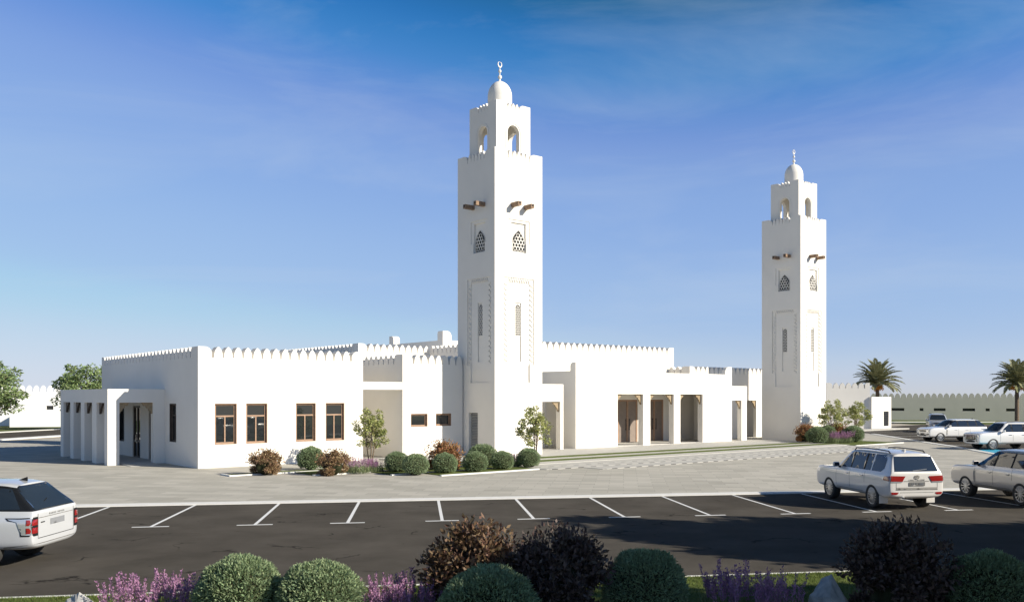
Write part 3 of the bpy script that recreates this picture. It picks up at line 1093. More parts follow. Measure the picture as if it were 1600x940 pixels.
fp = [(0.13, 23.28), (0.07, 23.38), (0.045, 23.45)]
def ball(zc, r):
    return [(max(0.03, r * math.sin(math.pi * k / 10)), zc - r * math.cos(math.pi * k / 10)) for k in range(11)]
fp += ball(23.60, 0.13) + [(0.03, 23.80)] + ball(23.97, 0.10) + [(0.028, 24.12)] + ball(24.18, 0.04) + [(0.0, 24.23)]
fin = MB().lathe(fp, (tc_, tc_, 0), 20)
o_, i_ = [], []
for k in range(28):
    t = R(90 + 18) + R(324) * k / 27
    o_.append((tc_ + 0.17 * math.cos(t), 24.38 + 0.19 * math.sin(t)))
    i_.append((tc_ + 0.12 * math.cos(t), 24.41 + 0.135 * math.sin(t)))
for k in range(27):
    fin.prism([o_[k], o_[k + 1], i_[k + 1], i_[k]], 'y', tc_ - 0.02, tc_ + 0.02)
fin.build('finial', WHITE, tower, smooth=True)

tower2 = copy_thing(tower, W(48.64, -3.05), TH, 'square white minaret standing right of the arcades, farther off and smaller in view')
for ch in list(tower2.children):
    if ch.name.startswith('door'):
        for g2 in list(ch.children): bpy.data.objects.remove(g2)
        bpy.data.objects.remove(ch)
    elif ch.name.startswith('shaft'):
        bpy.data.objects.remove(ch)
sh_ = MB()
face_panels(sh_, 'x', 1.89, False)
face_panels(sh_, 'y', 1.56, False)
sh_.box(D3, S, D3, S - 0.1, -0.05, 18.0)
sh_.build('shaft', WHITE, tower2, merge=False)

# ---- small buildings to the right of the far tower
sb = thing('service_building', 'small pale crenellated building behind the far tower and the shrubs', 'building', (34.75, 100.4, 0), R(-7))
pm = MB()
pm.box(0.26, 4.34, 0.26, 6, -0.05, 4.2)
pm.wall('x', 0, 0.26, 0, 4.6, -0.05, 4.55)
pm.wall('y', 0, 0.26, 0.26, 6, -0.05, 4.55)
pm.wall('y', 4.34, 4.6, 0.26, 6, -0.05, 4.55)
pm.build('wall', WHITE, sb)
pp = MB()
parapet(pp, 'x', 0, 4.6, 0, 0.34, 4.55, 0.60, 0.62, 0.5, 0.70)
parapet(pp, 'y', 0.34, 6, 0, 0.24, 4.55, 0.60, 0.5, 0.6, 0.74)
pp.build('parapet', WHITE, sb)
booth = building('utility_booth', 'small flat roofed white booth with a dark slatted door near the right car park', 'booth', 76.7, 6.4)
pm = MB()
pm.wall('x', 0, 0.2, 0, 4.2, -0.05, 3.6, [(2.55, 3.65, 0.35, 2.0)])
pm.box(0.0, 4.2, 0.2, 3.6, -0.05, 3.6)
pm.build('wall', WHITE, booth)
lv = MB()
for k in range(8):
    z = 0.37 + k * 0.2
    lv.box(2.58, 3.62, 0.06, 0.16, z, z + 0.17)
lv.build('door', DARKMETAL, booth)
MB().box(-4.5, 5.2, -1.6, 3.9, -0.03, 0.12).build('plinth', STONE, booth)

# ---- long grey building in the right background
rb = thing('boundary_building', 'long low shaded building with round topped merlons and dark slot windows, right background', 'building', (42.0, 146.0, 0), R(-19))
Lr = 90
slots = [(19.2, 22.2, 0.0, 0.0)]
pxs = [(1385, 1413), (1437, 1443), (1459, 1477.5), (1504, 1523.5), (1540, 1546.5), (1572, 1592.5)]
hol = []
for p0, p1 in pxs:
    out = []
    for px in (p0, p1):
        k = (px - 800) / 1420
        # ray (k,1) meets the line (42,146)+s(cos,sin)
        c_, s_ = math.cos(R(-19)), math.sin(R(-19))
        s = (k * 146.0 - 42.0) / (c_ - k * s_)
        out.append(s)
    zc = 1.55
    hol.append((out[0], out[1], 1.45, 1.87))
zb = 3.45
pm = MB()
pm.wall('x', 0, 0.3, 0, Lr, -0.05, zb, hol)
pm.box(0, Lr, 0.55, 8, -0.05, 3.2)
pm.build('wall', GREYWALL, rb)
pp = MB()
parapet(pp, 'x', 0, Lr, 0, 0.28, zb, 0.68, 0.7, 0.7, 0.86, gap=0.10)
pp.build('parapet', GREYWALL, rb)
for h in hol:
    MB().box(h[0], h[1], 0.10, 0.12, h[2], h[3]).build('window', GLASS, rb)

# ---- white building in the left background
lb = thing('boundary_building', 'long white crenellated building with slot windows behind the lawn at far left', 'building', tuple(G(-90, 668)), R(13))
pm = MB()
hol = [(9.6, 10.4, 2.0, 2.5), (11.4, 14.0, 2.0, 2.5), (15.7, 17.5, 2.0, 2.5)]
pm.wall('x', 6, 6.3, -8, 40, -0.05, 4.25, hol)
pm.box(-8, 40, 6.5, 13, -0.05, 4.0)
pm.build('wall', FRESH, lb)
pp = MB()
parapet(pp, 'x', -8, 40, 6, 6.26, 4.25, 0.78, 0.7, 0.7, 0.80, gap=0.14)
pp.build('parapet', FRESH, lb)
for h in hol:
    MB().box(h[0], h[1], 6.1, 6.12, h[2], h[3]).build('window', GLASS, lb)
lw = thing('garden_wall', 'low plain white wall in front of the left background building', 'wall', tuple(G(15, 667)), R(14))
MB().box(0, 20, 0, 0.25, -0.05, 2.0).box(0, 0.25, 0.25, 5, -0.05, 2.0).build('wall', FRESH, lw, merge=False)

#@@PLANTS
SHADE = [((18.6, 18.6, 0),),
         ((23.5, 17.4, 0), 1.1, (1.1, 1.1, 1.0), 'tall shade tree farther along the planted strip to the right'),
         ((29.0, 16.5, 0), 3.1, (1.1, 1.1, 1.1), 'tall shade tree farthest along the planted strip to the right'),
         ((14.5, 9.6, 0), 2.3, (0.95, 0.95, 0.80), 'shorter shade tree close to the foreground shrubs'),
         ((10.9, 8.5, 0), 5.3, (0.95, 0.95, 0.84), 'small shade tree, nearest the foreground shrubs'),
         ((18.5, 9.0, 0), 4.3, (1.05, 1.05, 0.98), 'tall shade tree behind the foreground shrubs on the right')]
# ================================================================== PLANTS
rng = np.random.default_rng(7)


def leaf_mesh(name, m, pos, nrm, length, width, parent=None, kinds=None, bend=0.25, droop=0.0, along=None):
    """many separate small leaves in one mesh: each a folded kite of two quads-like triangles pairs"""
    n = len(pos)
    nrm = nrm / (np.linalg.norm(nrm, axis=1, keepdims=True) + 1e-9)
    if along is None:
        t = rng.normal(size=(n, 3))
        t -= nrm * np.sum(t * nrm, axis=1, keepdims=True)
        t[:, 2] -= droop
    else:
        t = along
    t = t / (np.linalg.norm(t, axis=1, keepdims=True) + 1e-9)
    s = np.cross(nrm, t)
    s = s / (np.linalg.norm(s, axis=1, keepdims=True) + 1e-9)
    L = np.broadcast_to(np.asarray(length, float), (n,))[:, None]
    Wd = np.broadcast_to(np.asarray(width, float), (n,))[:, None]
    a = pos
    b = pos + t * L * 0.45 + s * Wd * 0.5 + nrm * L * bend * 0.3
    c = pos + t * L
    d = pos + t * L * 0.45 - s * Wd * 0.5 + nrm * L * bend * 0.3
    v = np.stack([a, b, c, d], axis=1).reshape(-1, 3)
    me = bpy.data.meshes.new(name)
    me.vertices.add(4 * n)
    me.vertices.foreach_set('co', v.astype(np.float32).ravel())
    me.loops.add(4 * n)
    me.loops.foreach_set('vertex_index', np.arange(4 * n, dtype=np.int32))
    me.polygons.add(n)
    me.polygons.foreach_set('loop_start', np.arange(0, 4 * n, 4, dtype=np.int32))
    me.update(calc_edges=True)
    me.materials.append(m)
    o = bpy.data.objects.new(name, me)
    col.objects.link(o)
    o.parent = parent
    return o


def rand_dirs(n):
    d = rng.normal(size=(n, 3))
    return d / np.linalg.norm(d, axis=1, keepdims=True)


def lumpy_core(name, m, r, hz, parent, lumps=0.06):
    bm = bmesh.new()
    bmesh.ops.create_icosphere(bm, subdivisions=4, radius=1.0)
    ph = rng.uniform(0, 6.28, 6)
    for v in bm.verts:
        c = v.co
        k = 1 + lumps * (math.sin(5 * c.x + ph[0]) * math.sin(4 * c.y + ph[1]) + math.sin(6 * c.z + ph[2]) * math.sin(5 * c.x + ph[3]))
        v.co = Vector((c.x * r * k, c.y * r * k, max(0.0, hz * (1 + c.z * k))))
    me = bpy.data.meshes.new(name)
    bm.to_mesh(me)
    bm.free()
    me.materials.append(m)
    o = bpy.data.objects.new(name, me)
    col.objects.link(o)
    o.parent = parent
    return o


def ball_bush(label, n, leaf, m=LEAF_BALL):
    """clipped round shrub, diameter 1, height about 0.86"""
    t = thing('round_shrub', label, 'shrub')
    d = rand_dirs(n)
    d[:, 2] = np.where(d[:, 2] < -0.72, -d[:, 2], d[:, 2])
    ph = rng.uniform(0, 6.28, 4)
    bump = 1 + 0.045 * (np.sin(7 * d[:, 0] + ph[0]) * np.sin(6 * d[:, 1] + ph[1]) + np.sin(8 * d[:, 2] + ph[2]) * np.sin(7 * d[:, 0] + ph[3]))
    r = 0.5 * bump * rng.uniform(0.86, 1.03, n)
    pos = d * r[:, None]
    pos[:, 2] = pos[:, 2] * 0.88 + 0.40
    pos[:, 2] = np.maximum(pos[:, 2], 0.02)
    nr = d * 0.55 + rand_dirs(n) * 0.75
    al = d * 0.75 + rand_dirs(n) * 0.7 + np.array([0, 0, 0.25])
    al -= nr * 0
    leaf_mesh('foliage', m, pos, np.cross(al, rand_dirs(n)), leaf * rng.uniform(0.7, 1.3, n), leaf * 0.32, t, along=al)
    lumpy_core('core_filler', CORE, 0.43, 0.39, t, 0.03)
    return t


def loose_bush(label, n, leaf, m, name='copper_shrub', lumps=26):
    """irregular shrub of many sprigs, diameter about 1, height about 0.95"""
    t = thing(name, label, 'shrub')
    c = rand_dirs(lumps)
    c[:, 2] = np.abs(c[:, 2]) * 1.0 - 0.15
    rad = rng.uniform(0.30, 0.44, lumps)
    cen = c * rad[:, None] * np.array([1, 1, 1.05]) + np.array([0, 0, 0.42])
    low = np.arange(lumps) % 3 == 0
    cen[low, 2] = rng.uniform(0.06, 0.22, low.sum())
    hyp = np.linalg.norm(cen[low, :2], axis=1, keepdims=True) + 1e-6
    cen[low, :2] *= rng.uniform(0.30, 0.38, (low.sum(), 1)) / hyp
    size = rng.uniform(0.10, 0.17, lumps)
    k = rng.integers(0, lumps, n)
    d = rand_dirs(n)
    rr = rng.uniform(0.2, 1.0, n) ** 0.6
    pos = cen[k] + d * (size[k] * rr)[:, None]
    pos[:, 2] = np.maximum(pos[:, 2], 0.03)
    # a few sprigs stick out of the outline
    ns = n // 14
    sd = rand_dirs(ns)
    sd[:, 2] = np.abs(sd[:, 2])
    sp = sd * rng.uniform(0.44, 0.60, ns)[:, None] * np.array([1, 1, 1.0]) + np.array([0, 0, 0.42])
    pos = np.concatenate([pos, sp])
    al = np.concatenate([d, sd]) * 0.6 + rand_dirs(n + ns) * 0.8 + np.array([0, 0, 0.35])
    leaf_mesh('foliage', m, pos, np.cross(al, rand_dirs(n + ns)), leaf * rng.uniform(0.6, 1.35, n + ns), leaf * 0.5, t, along=al)
    lumpy_core('inner_filler', CORE, 0.27, 0.31, t, 0.10)
    st = MB()
    for i in range(14):
        a = rng.uniform(0, 6.28)
        e = Vector((math.cos(a) * rng.uniform(0.1, 0.42), math.sin(a) * rng.uniform(0.1, 0.42), rng.uniform(0.35, 0.85)))
        st.tube([(0.03 * math.cos(a), 0.03 * math.sin(a), 0), e * 0.55 + Vector((0, 0, 0.08)), e], [0.012, 0.008, 0.003], 5)
    st.build('stem', BARK, t, merge=False)
    return t


def lavender(label, nsp, spread, h, blades, fl=LAV, florets=34):
    """clump of grey green leaves with upright flower spikes"""
    t = thing('lavender_clump', label, 'flowering plant')
    a = rng.uniform(0, 6.28, blades)
    r = spread * np.sqrt(rng.uniform(0, 1, blades))
    base = np.stack([r * np.cos(a), 0.75 * r * np.sin(a), np.zeros(blades)], 1)
    al = rand_dirs(blades) * 0.38 + np.array([0, 0, 1.0])
    leaf_mesh('foliage', LAVG, base, np.cross(al, rand_dirs(blades)), h * rng.uniform(0.35, 0.75, blades), 0.018, t, along=al)
    a = rng.uniform(0, 6.28, nsp)
    r = spread * 0.95 * np.sqrt(rng.uniform(0, 1, nsp))
    b = np.stack([r * np.cos(a), 0.75 * r * np.sin(a), np.zeros(nsp)], 1)
    ax = rand_dirs(nsp) * 0.16 + np.array([0, 0, 1.0]) + b * 0.25
    ax /= np.linalg.norm(ax, axis=1, keepdims=True)
    H = h * rng.uniform(0.75, 1.15, nsp)
    f = rng.uniform(0.50, 1.0, (nsp, florets))
    wid = 0.020 * (1.15 - f) / 0.6 + 0.004
    ang = rng.uniform(0, 6.28, (nsp, florets))
    p = b[:, None, :] + ax[:, None, :] * (H[:, None] * f)[..., None]
    out = np.stack([np.cos(ang), np.sin(ang), 0.5 * np.ones_like(ang)], -1)
    p = (p + out * (wid * 0.5)[..., None]).reshape(-1, 3)
    o2 = out.reshape(-1, 3)
    leaf_mesh('flower_spikes', fl, p, np.cross(o2, rand_dirs(len(p))), (0.040 * rng.uniform(0.7, 1.3, len(p))), 0.020, t, along=o2 + np.array([0, 0, 0.6]))
    st = MB()
    for i in range(nsp):
        e = Vector(b[i] + ax[i] * H[i] * 0.75)
        st.tube([Vector(b[i]), e], [0.004, 0.0025], 3, cap=False)
    st.build('stem', LAVG, t, merge=False, recalc=False)
    return t


def tree(name, label, height, trunk_h, crown_r, crown_h, nl, leaf, m, stems=1, lumps=40, lump_size=0.22, cat='tree', seed=0, flat=1.0, trunk_r=0.12, egg=0.0):
    g = np.random.default_rng(seed)
    t = thing(name, label, cat)
    cz = height - crown_h / 2
    # clump centres inside the crown volume, more of them near its surface
    d = g.normal(size=(lumps, 3))
    d /= np.linalg.norm(d, axis=1, keepdims=True)
    rad = g.uniform(0.35, 0.92, lumps) ** 0.7
    cen = d * rad[:, None] * np.array([crown_r, crown_r, crown_h / 2])
    if egg:
        k = 1 - egg * (cen[:, 2] / (crown_h / 2))
        cen[:, 0] *= k
        cen[:, 1] *= k
    cen[:, 2] += cz
    tm_ = MB()
    tops = []
    for s in range(stems):
        a = g.uniform(0, 6.28) if stems > 1 else 0
        lean = 0.10 * crown_r if stems > 1 else 0.03
        p0 = Vector((0.05 * math.cos(a), 0.05 * math.sin(a), -0.05)) if stems > 1 else Vector((0, 0, -0.05))
        p3 = Vector((lean * 4 * math.cos(a), lean * 4 * math.sin(a), height * 0.78))
        p1 = p0.lerp(p3, 0.35) + Vector((g.normal() * 0.04, g.normal() * 0.04, 0)) * height * 0.25
        p2 = p0.lerp(p3, 0.68) + Vector((g.normal() * 0.05, g.normal() * 0.05, 0)) * height * 0.25
        r0 = trunk_r / math.sqrt(stems)
        tm_.tube([p0, p0.lerp(p1, 0.5), p1, p2, p3], [r0 * 1.25, r0, r0 * 0.85, r0 * 0.55, r0 * 0.2], 9)
        tops.append((p0, p1, p2, p3, r0))
    for c in cen:
        c = Vector(c)
        p0, p1, p2, p3, r0 = tops[int(g.integers(0, stems))]
        k = g.uniform(0.15, 0.8)
        s = (p1.lerp(p2, k * 2) if k < 0.5 else p2.lerp(p3, k * 2 - 1))
        if s.z > c.z: s = p1.lerp(p2, g.uniform(0, 0.4))
        m1 = s.lerp(c, 0.5) + Vector((0, 0, -0.06 * (c - s).length))
        tm_.tube([s, m1, c], [r0 * 0.34, r0 * 0.2, r0 * 0.07], 5, cap=False)
    tm_.build('trunk', BARK, t, smooth=True, merge=False)
    k = g.integers(0, lumps, nl)
    ls = g.uniform(0.6, 1.25, lumps) * lump_size * crown_r
    d = g.normal(size=(nl, 3))
    d /= np.linalg.norm(d, axis=1, keepdims=True)
    pos = cen[k] + d * (ls[k] * g.uniform(0.15, 1, nl) ** 0.5)[:, None] * np.array([1, 1, 0.72 * flat])
    al = d * 0.7 + g.normal(size=(nl, 3)) * 0.5 + np.array([0, 0, -0.15])
    nr = np.cross(al, g.normal(size=(nl, 3))) + np.array([0, 0, 0.4])
    leaf_mesh('crown', m, pos, nr, leaf * g.uniform(0.65, 1.3, nl), leaf * 0.55, t, along=al)
    return t


def palm(label, trunk_h, fr_len, nf=70, seed=3):
    g = np.random.default_rng(seed)
    t = thing('date_palm', label, 'palm tree')
    prof = []
    nseg = 46
    for i in range(nseg):
        z = trunk_h * i / nseg
        r = 0.27 - 0.05 * i / nseg
        prof += [(r * 1.10, z), (r * 0.92, z + trunk_h / nseg * 0.92)]
    prof.append((0.0, trunk_h + 0.1))
    MB().lathe(prof, (0, 0, 0), 14).build('trunk', BARK, t)
    P, A, Nn, Ls = [], [], [], []
    rach = MB()
    for i in range(nf):
        az = i * 2.39996 + g.uniform(-0.2, 0.2)
        k = i / nf
        el0 = R(86 - 92 * k + g.uniform(-7, 7))
        L = fr_len * g.uniform(0.85, 1.08)
        p = Vector((0.12 * math.cos(az), 0.12 * math.sin(az), trunk_h - 0.05 + 0.35 * (1 - k)))
        el = el0
        pts = [p.copy()]
        n = 26
        for j in range(n):
            el -= R(0.7 + 3.0 * (j / n)) * (0.75 + 0.3 * k)
            p = p + Vector((math.cos(az) * math.cos(el), math.sin(az) * math.cos(el), math.sin(el))) * (L / n)
            pts.append(p.copy())
            if j > 2:
                f = j / n
                dirv = (pts[-1] - pts[-2]).normalized()
                side = dirv.cross(Vector((0, 0, 1)))
                if side.length < 0.05: side = Vector((-math.sin(az), math.cos(az), 0))
                side.normalize()
                upv = side.cross(dirv)
                ll = fr_len * 0.20 * (math.sin(math.pi * min(1, 0.16 + f * 0.88)) ** 0.6)
                for q in (0, 0.5):
                    pp = pts[-2].lerp(pts[-1], q)
                    for sgn in (-1, 1):
                        al = dirv * 0.75 + side * sgn * 0.75 + upv * (0.30 + 0.1 * g.normal()) + Vector((0, 0, -0.16))
                        P.append(pp)
                        A.append(al)
                        Nn.append(upv + side * sgn * -0.3)
                        Ls.append(ll * g.uniform(0.85, 1.1))
        rach.tube(pts[::4] + [pts[-1]], [0.035] * 3 + [0.02] * (len(pts[::4]) - 3) + [0.008], 4, cap=False)
    leaf_mesh('frond_leaflets', LEAF_PALM, np.array([tuple(p) for p in P]), np.array([tuple(p) for p in Nn]), np.array(Ls), 0.12, t, along=np.array([tuple(p) for p in A]), bend=0.1)
    rach.build('frond_stalks', LEAF_PALM, t, merge=False, recalc=False)
    db = MB()
    bmq = bmesh.new()
    for i in range(9):
        az = i * 0.7
        c = Vector((0.50 * math.cos(az), 0.50 * math.sin(az), trunk_h - 0.42 - 0.1 * (i % 3)))
        for j in range(34):
            q = c + Vector((g.normal() * 0.13, g.normal() * 0.13, g.normal() * 0.15))
            mtx = Matrix.Translation(q)
            bmesh.ops.create_icosphere(bmq, subdivisions=1, radius=0.055, matrix=mtx)
    me = bpy.data.meshes.new('date_clusters')
    bmq.to_mesh(me)
    bmq.free()
    me.materials.append(DATE)
    o = bpy.data.objects.new('date_clusters', me)
    col.objects.link(o)
    o.parent = t
    return t


def put(t, px, py, s, rz=0.0, sz=None):
    g = G(px, py)
    t.location = (g.x, g.y, 0.0)
    t.scale = (s, s, sz if sz else s)
    t.rotation_euler = (0, 0, rz)
    return t


def again(src, px, py, s, rz, label, sz=None, group=None):
    g = G(px, py)
    k = 1 + 0.05 * math.sin(px * 1.7)
    return copy_thing(src, (g.x, g.y, 0.0), rz, label, (s * k, s * (2 - k), sz if sz else s), group)

# ---- shrubs beside the buildings (built once per kind, then copied)
GB = 'clipped round shrubs along the buildings'
b0 = ball_bush('clipped round green shrub half hidden behind the second copper shrub by the left wing', 5200, 0.060)
b0['group'] = GB
put(b0, 486, 733.5, 1.32, 0.3)
again(b0, 620.5, 737, 1.16, 1.2, 'round green shrub before the recess, left of the frontmost green one', 1.12, GB)
again(b0, 649.7, 741.5, 1.16, 2.2, 'round green shrub standing frontmost on the planting bed, below the small window', 1.12, GB)
again(b0, 695, 739, 1.13, 3.4, 'round green shrub directly in front of the rust coloured shrub', 1.12, GB)
again(b0, 742.6, 736.5, 1.15, 4.4, 'round green shrub in front of the louvred tower door, with another right behind it', 1.12, GB)
again(b0, 754, 729.5, 1.55, 5.1, 'wide round green shrub tight against the tower, behind two others', 1.35, GB)
again(b0, 785, 733, 1.14, 0.9, 'round green shrub below the lit tower corner, left of the sapling', 1.05, GB)
again(b0, 826, 729.5, 1.18, 1.7, 'round green shrub at the foot of the sapling beside the near tower', 1.12, GB)
again(b0, 1277, 692.5, 1.65, 2.6, 'round green shrub second from left at the foot of the far tower', 1.5, GB)
again(b0, 1292, 689.5, 1.5, 3.1, 'round green shrub hidden behind others under the far tower corner', 1.5, GB)
again(b0, 1333, 690.5, 1.55, 4.0, 'round green shrub rightmost on the bed at the far tower', 1.5, GB)

GC = 'copper brown shrubs along the buildings'
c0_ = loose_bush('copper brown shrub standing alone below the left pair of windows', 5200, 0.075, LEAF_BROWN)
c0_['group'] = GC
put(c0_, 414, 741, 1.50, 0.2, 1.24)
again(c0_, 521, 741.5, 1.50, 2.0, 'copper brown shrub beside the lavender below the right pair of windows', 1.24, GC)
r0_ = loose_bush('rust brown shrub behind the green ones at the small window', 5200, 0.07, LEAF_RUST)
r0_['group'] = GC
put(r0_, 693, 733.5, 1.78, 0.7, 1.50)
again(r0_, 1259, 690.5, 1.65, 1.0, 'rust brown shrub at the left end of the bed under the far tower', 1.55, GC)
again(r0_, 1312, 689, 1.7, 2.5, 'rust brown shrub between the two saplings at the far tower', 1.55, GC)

GL_ = 'lavender along the buildings'
l0_ = lavender('pink lavender clump under the sapling by the recess, right of the copper shrub', 70, 0.62, 0.72, 420)
l0_['group'] = GL_
put(l0_, 558, 739, 1.0, 0)
again(l0_, 583, 737, 0.95, 1.0, 'smaller pink lavender clump below the recess, left of the round shrubs', 0.85, GL_)
again(l0_, 638, 731, 0.8, 1.4, 'pink lavender tips showing between two round green shrubs', None, GL_)
again(l0_, 806, 728.5, 0.7, 1.4, 'few pink lavender spikes left of the near tower sapling', 0.9, GL_)
again(l0_, 1297, 692.5, 1.2, 2.2, 'dull pink lavender at the foot of the left sapling of the far bed', 1.2, GL_)
again(l0_, 1317, 692, 1.3, 3.2, 'dull pink lavender clump left of the last green shrub on the far bed', 1.2, GL_)

GS = 'young saplings beside the buildings'
s0_ = tree('sapling', 'young yellow green sapling standing before the shaded recess', 3.15, 0.9, 0.92, 2.35, 3000, 0.115, LEAF_SAP, stems=3, lumps=44, lump_size=0.22, seed=11, trunk_r=0.062, egg=0.12)
s0_['group'] = GS
put(s0_, 579, 728, 1.0, 0.4)
again(s0_, 835, 727, 1.03, 2.4, 'young yellow green sapling before the lit corner of the near tower', 1.04, GS)
again(s0_, 1302, 689, 1.22, 3.6, 'left one of two yellow green saplings by the far tower', 1.12, GS)
again(s0_, 1339, 683.5, 1.30, 5.0, 'right one of two yellow green saplings, before the small pale building', 1.06, GS)

# ---- foreground planting
fb = ball_bush('large sunlit round green shrub in the foreground, left of centre', 17000, 0.046)
fb['group'] = 'clipped round shrubs in the foreground'
GF = fb['group']
def at(t, x, Y, s, rz=0, sz=None):
    t.location = (x, Y, 0.0)
    t.scale = (s, s, sz if sz else s)
    t.rotation_euler = (0, 0, rz)
    return t
def again_at(src, x, Y, s, rz, label, sz=None, group=None):
    return copy_thing(src, (x, Y, 0.0), rz, label, (s, s, sz if sz else s), group)
at(fb, (376 - 800) / 1420 * 14.2, 14.2, 1.34, 0.3, 1.34)
again_at(fb, (500 - 800) / 1420 * 14.0, 14.0, 1.32, 1.6, 'round green shrub touching the sunlit one, right of it in the foreground', 1.28, GF)
again_at(fb, (764 - 800) / 1420 * 13.2, 13.2, 1.42, 2.9, 'dark round shrub in front of the two big brown shrubs', 1.37, GF)
again_at(fb, (1008 - 800) / 1420 * 14.6, 14.6, 1.30, 4.3, 'dark round shrub right of the brown pair and left of the dark lavender', 1.37, GF)
again_at(fb, (1548 - 800) / 1420 * 14.2, 14.2, 1.36, 5.5, 'dark round shrub at the right edge of the foreground', 1.42, GF)
GD = 'dusky brown shrubs in the foreground'
fc = loose_bush('big reddish brown shrub, left one of the foreground pair near the middle', 14000, 0.062, LEAF_BROWN_SHADED, 'copper_shrub', 34)
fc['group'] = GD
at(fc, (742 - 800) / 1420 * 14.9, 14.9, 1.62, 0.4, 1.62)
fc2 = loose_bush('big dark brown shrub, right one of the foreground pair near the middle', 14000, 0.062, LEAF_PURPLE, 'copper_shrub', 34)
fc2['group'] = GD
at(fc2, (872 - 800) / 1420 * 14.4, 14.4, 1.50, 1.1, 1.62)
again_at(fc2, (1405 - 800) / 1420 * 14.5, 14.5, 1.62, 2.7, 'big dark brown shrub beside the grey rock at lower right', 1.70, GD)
GV = 'lavender in the foreground'
fl_ = lavender('bright pink sunlit lavender at the lower left, beside the pale rock', 95, 0.80, 0.70, 700, florets=60)
fl_['group'] = GV
at(fl_, (243 - 800) / 1420 * 14.6, 14.6, 1.0, 0.0, 1.0)
again_at(fl_, (628 - 800) / 1420 * 14.4, 14.4, 0.92, 1.3, 'shaded purple lavender between the green and the brown foreground shrubs', 1.05, GV)
again_at(fl_, (1172 - 800) / 1420 * 14.6, 14.6, 1.02, 2.2, 'dark purple lavender left of the grey rock', 1.14, GV)


def rock(label, x, Y, sx, sy, sz, seed):
    """angular field stone: the hull of a scatter of points with a peak, edges slightly broken"""
    g = np.random.default_rng(seed)
    bm = bmesh.new()
    for k in range(15):
        a = g.uniform(0, 6.28)
        z = g.choice([-0.1, 0.12, 0.35, 0.6])
        r = (1.0 - 0.42 * max(0, z)) * g.uniform(0.85, 1.05)
        bm.verts.new((r * math.cos(a) * sx, r * math.sin(a) * sy, z * sz))
    bm.verts.new((0.05 * sx, 0.0, sz))
    bm.verts.new((-0.25 * sx, 0.1 * sy, 0.90 * sz))
    bmesh.ops.convex_hull(bm, input=bm.verts)
    bmesh.ops.triangulate(bm, faces=bm.faces)
    bmesh.ops.subdivide_edges(bm, edges=bm.edges, cuts=3, use_grid_fill=True)
    for v in bm.verts:
        v.co += Vector(g.normal(size=3)) * 0.006
    me = bpy.data.meshes.new('rock')
    bm.to_mesh(me)
    bm.free()
    me.materials.append(ROCK)
    o = bpy.data.objects.new('rock', me)
    col.objects.link(o)
    o.location = (x, Y, 0)
    o['label'] = label
    o['category'] = 'rock'
    o['group'] = 'garden rocks in the foreground'
    return o

rock('angular grey rock between the dark lavender and the brown shrub at lower right', (1297 - 800) / 1420 * 14.6, 14.6, 0.50, 0.40, 0.80, 5)
rock('pale sunlit rock at the lower left corner beside pink lavender', (122 - 800) / 1420 * 14.8, 14.8, 0.42, 0.34, 0.46, 9)

# short grass blades on the foreground strip
ng = 52000
s_ = rng.uniform(-10, 12, ng)
w_ = -rng.uniform(0, 1, ng) ** 1.6 * 5.0
base = np.stack([F0.x + fd.x * (s_ + 7) + fn.x * (w_ - 0.14), F0.y + fd.y * (s_ + 7) + fn.y * (w_ - 0.14), np.full(ng, 0.02)], 1)
al = rand_dirs(ng) * 0.5 + np.array([0, 0, 1.0])
go = leaf_mesh('grass', GRASSM, base, np.cross(al, rand_dirs(ng)), rng.uniform(0.03, 0.075, ng), 0.010, None, along=al)
go['kind'] = 'stuff'

# ---- palms and background trees
p0_ = palm('date palm with orange fruit rising behind the white booth', 5.3, 3.3)
p0_['group'] = 'date palms in the right background'
g_ = G(1371, 662)
p0_.location = (571 / 1420 * 118, 118, 0)
p0_.scale = (1.0, 1.0, 1.0)
p2_ = copy_thing(p0_, ((1589 - 800) / 1420 * 119, 119, 0), 1.9, 'date palm cut by the right edge of the picture', (1.02, 1.02, 1.0), 'date palms in the right background')

bt = tree('broadleaf_tree', 'leafy green tree at the far left edge before the white building', 9.6, 2.5, 3.6, 8.0, 9000, 0.34, LEAF_TREE, lumps=75, lump_size=0.26, seed=21, trunk_r=0.22)
bt['group'] = 'leafy trees at the far left'
bt.location = (-800 / 1420 * 88 - 1.6, 88, 0)
bt.scale = (1.0, 1.0, 0.80)
copy_thing(bt, ((136 - 800) / 1420 * 100, 100, 0), 2.0, 'leafy green tree rising behind the portico roof', (0.92, 0.92, 0.80), 'leafy trees at the far left')

# tall trees just outside the view on the right: they throw the long shadows on car park and planting
GO = 'shade trees beyond the right edge'
st_ = tree('shade_tree', 'tall shade tree standing in the planted strip nearest the car park entrance', 9.0, 2.6, 3.6, 6.6, 16000, 0.40, LEAF_TREE, lumps=80, lump_size=0.27, seed=33, trunk_r=0.2)
st_['group'] = GO
st_.location = SHADE[0][0]
for (loc, rz, sc, lb) in SHADE[1:]:
    copy_thing(st_, loc, rz, lb, sc, GO)

#@@CARS
GLOSSB = mat('gloss_black', (0.012, 0.013, 0.015), 0.06, spec=0.6, coat=0.5)
# ================================================================== VEHICLES
def ring_pts(st):
    """half outline of one cross-section from the underside centre to the roof centre; last value shifts the upper points along x"""
    return [(st['x'] + dx, y, z) for dx, y, z in st['p']]


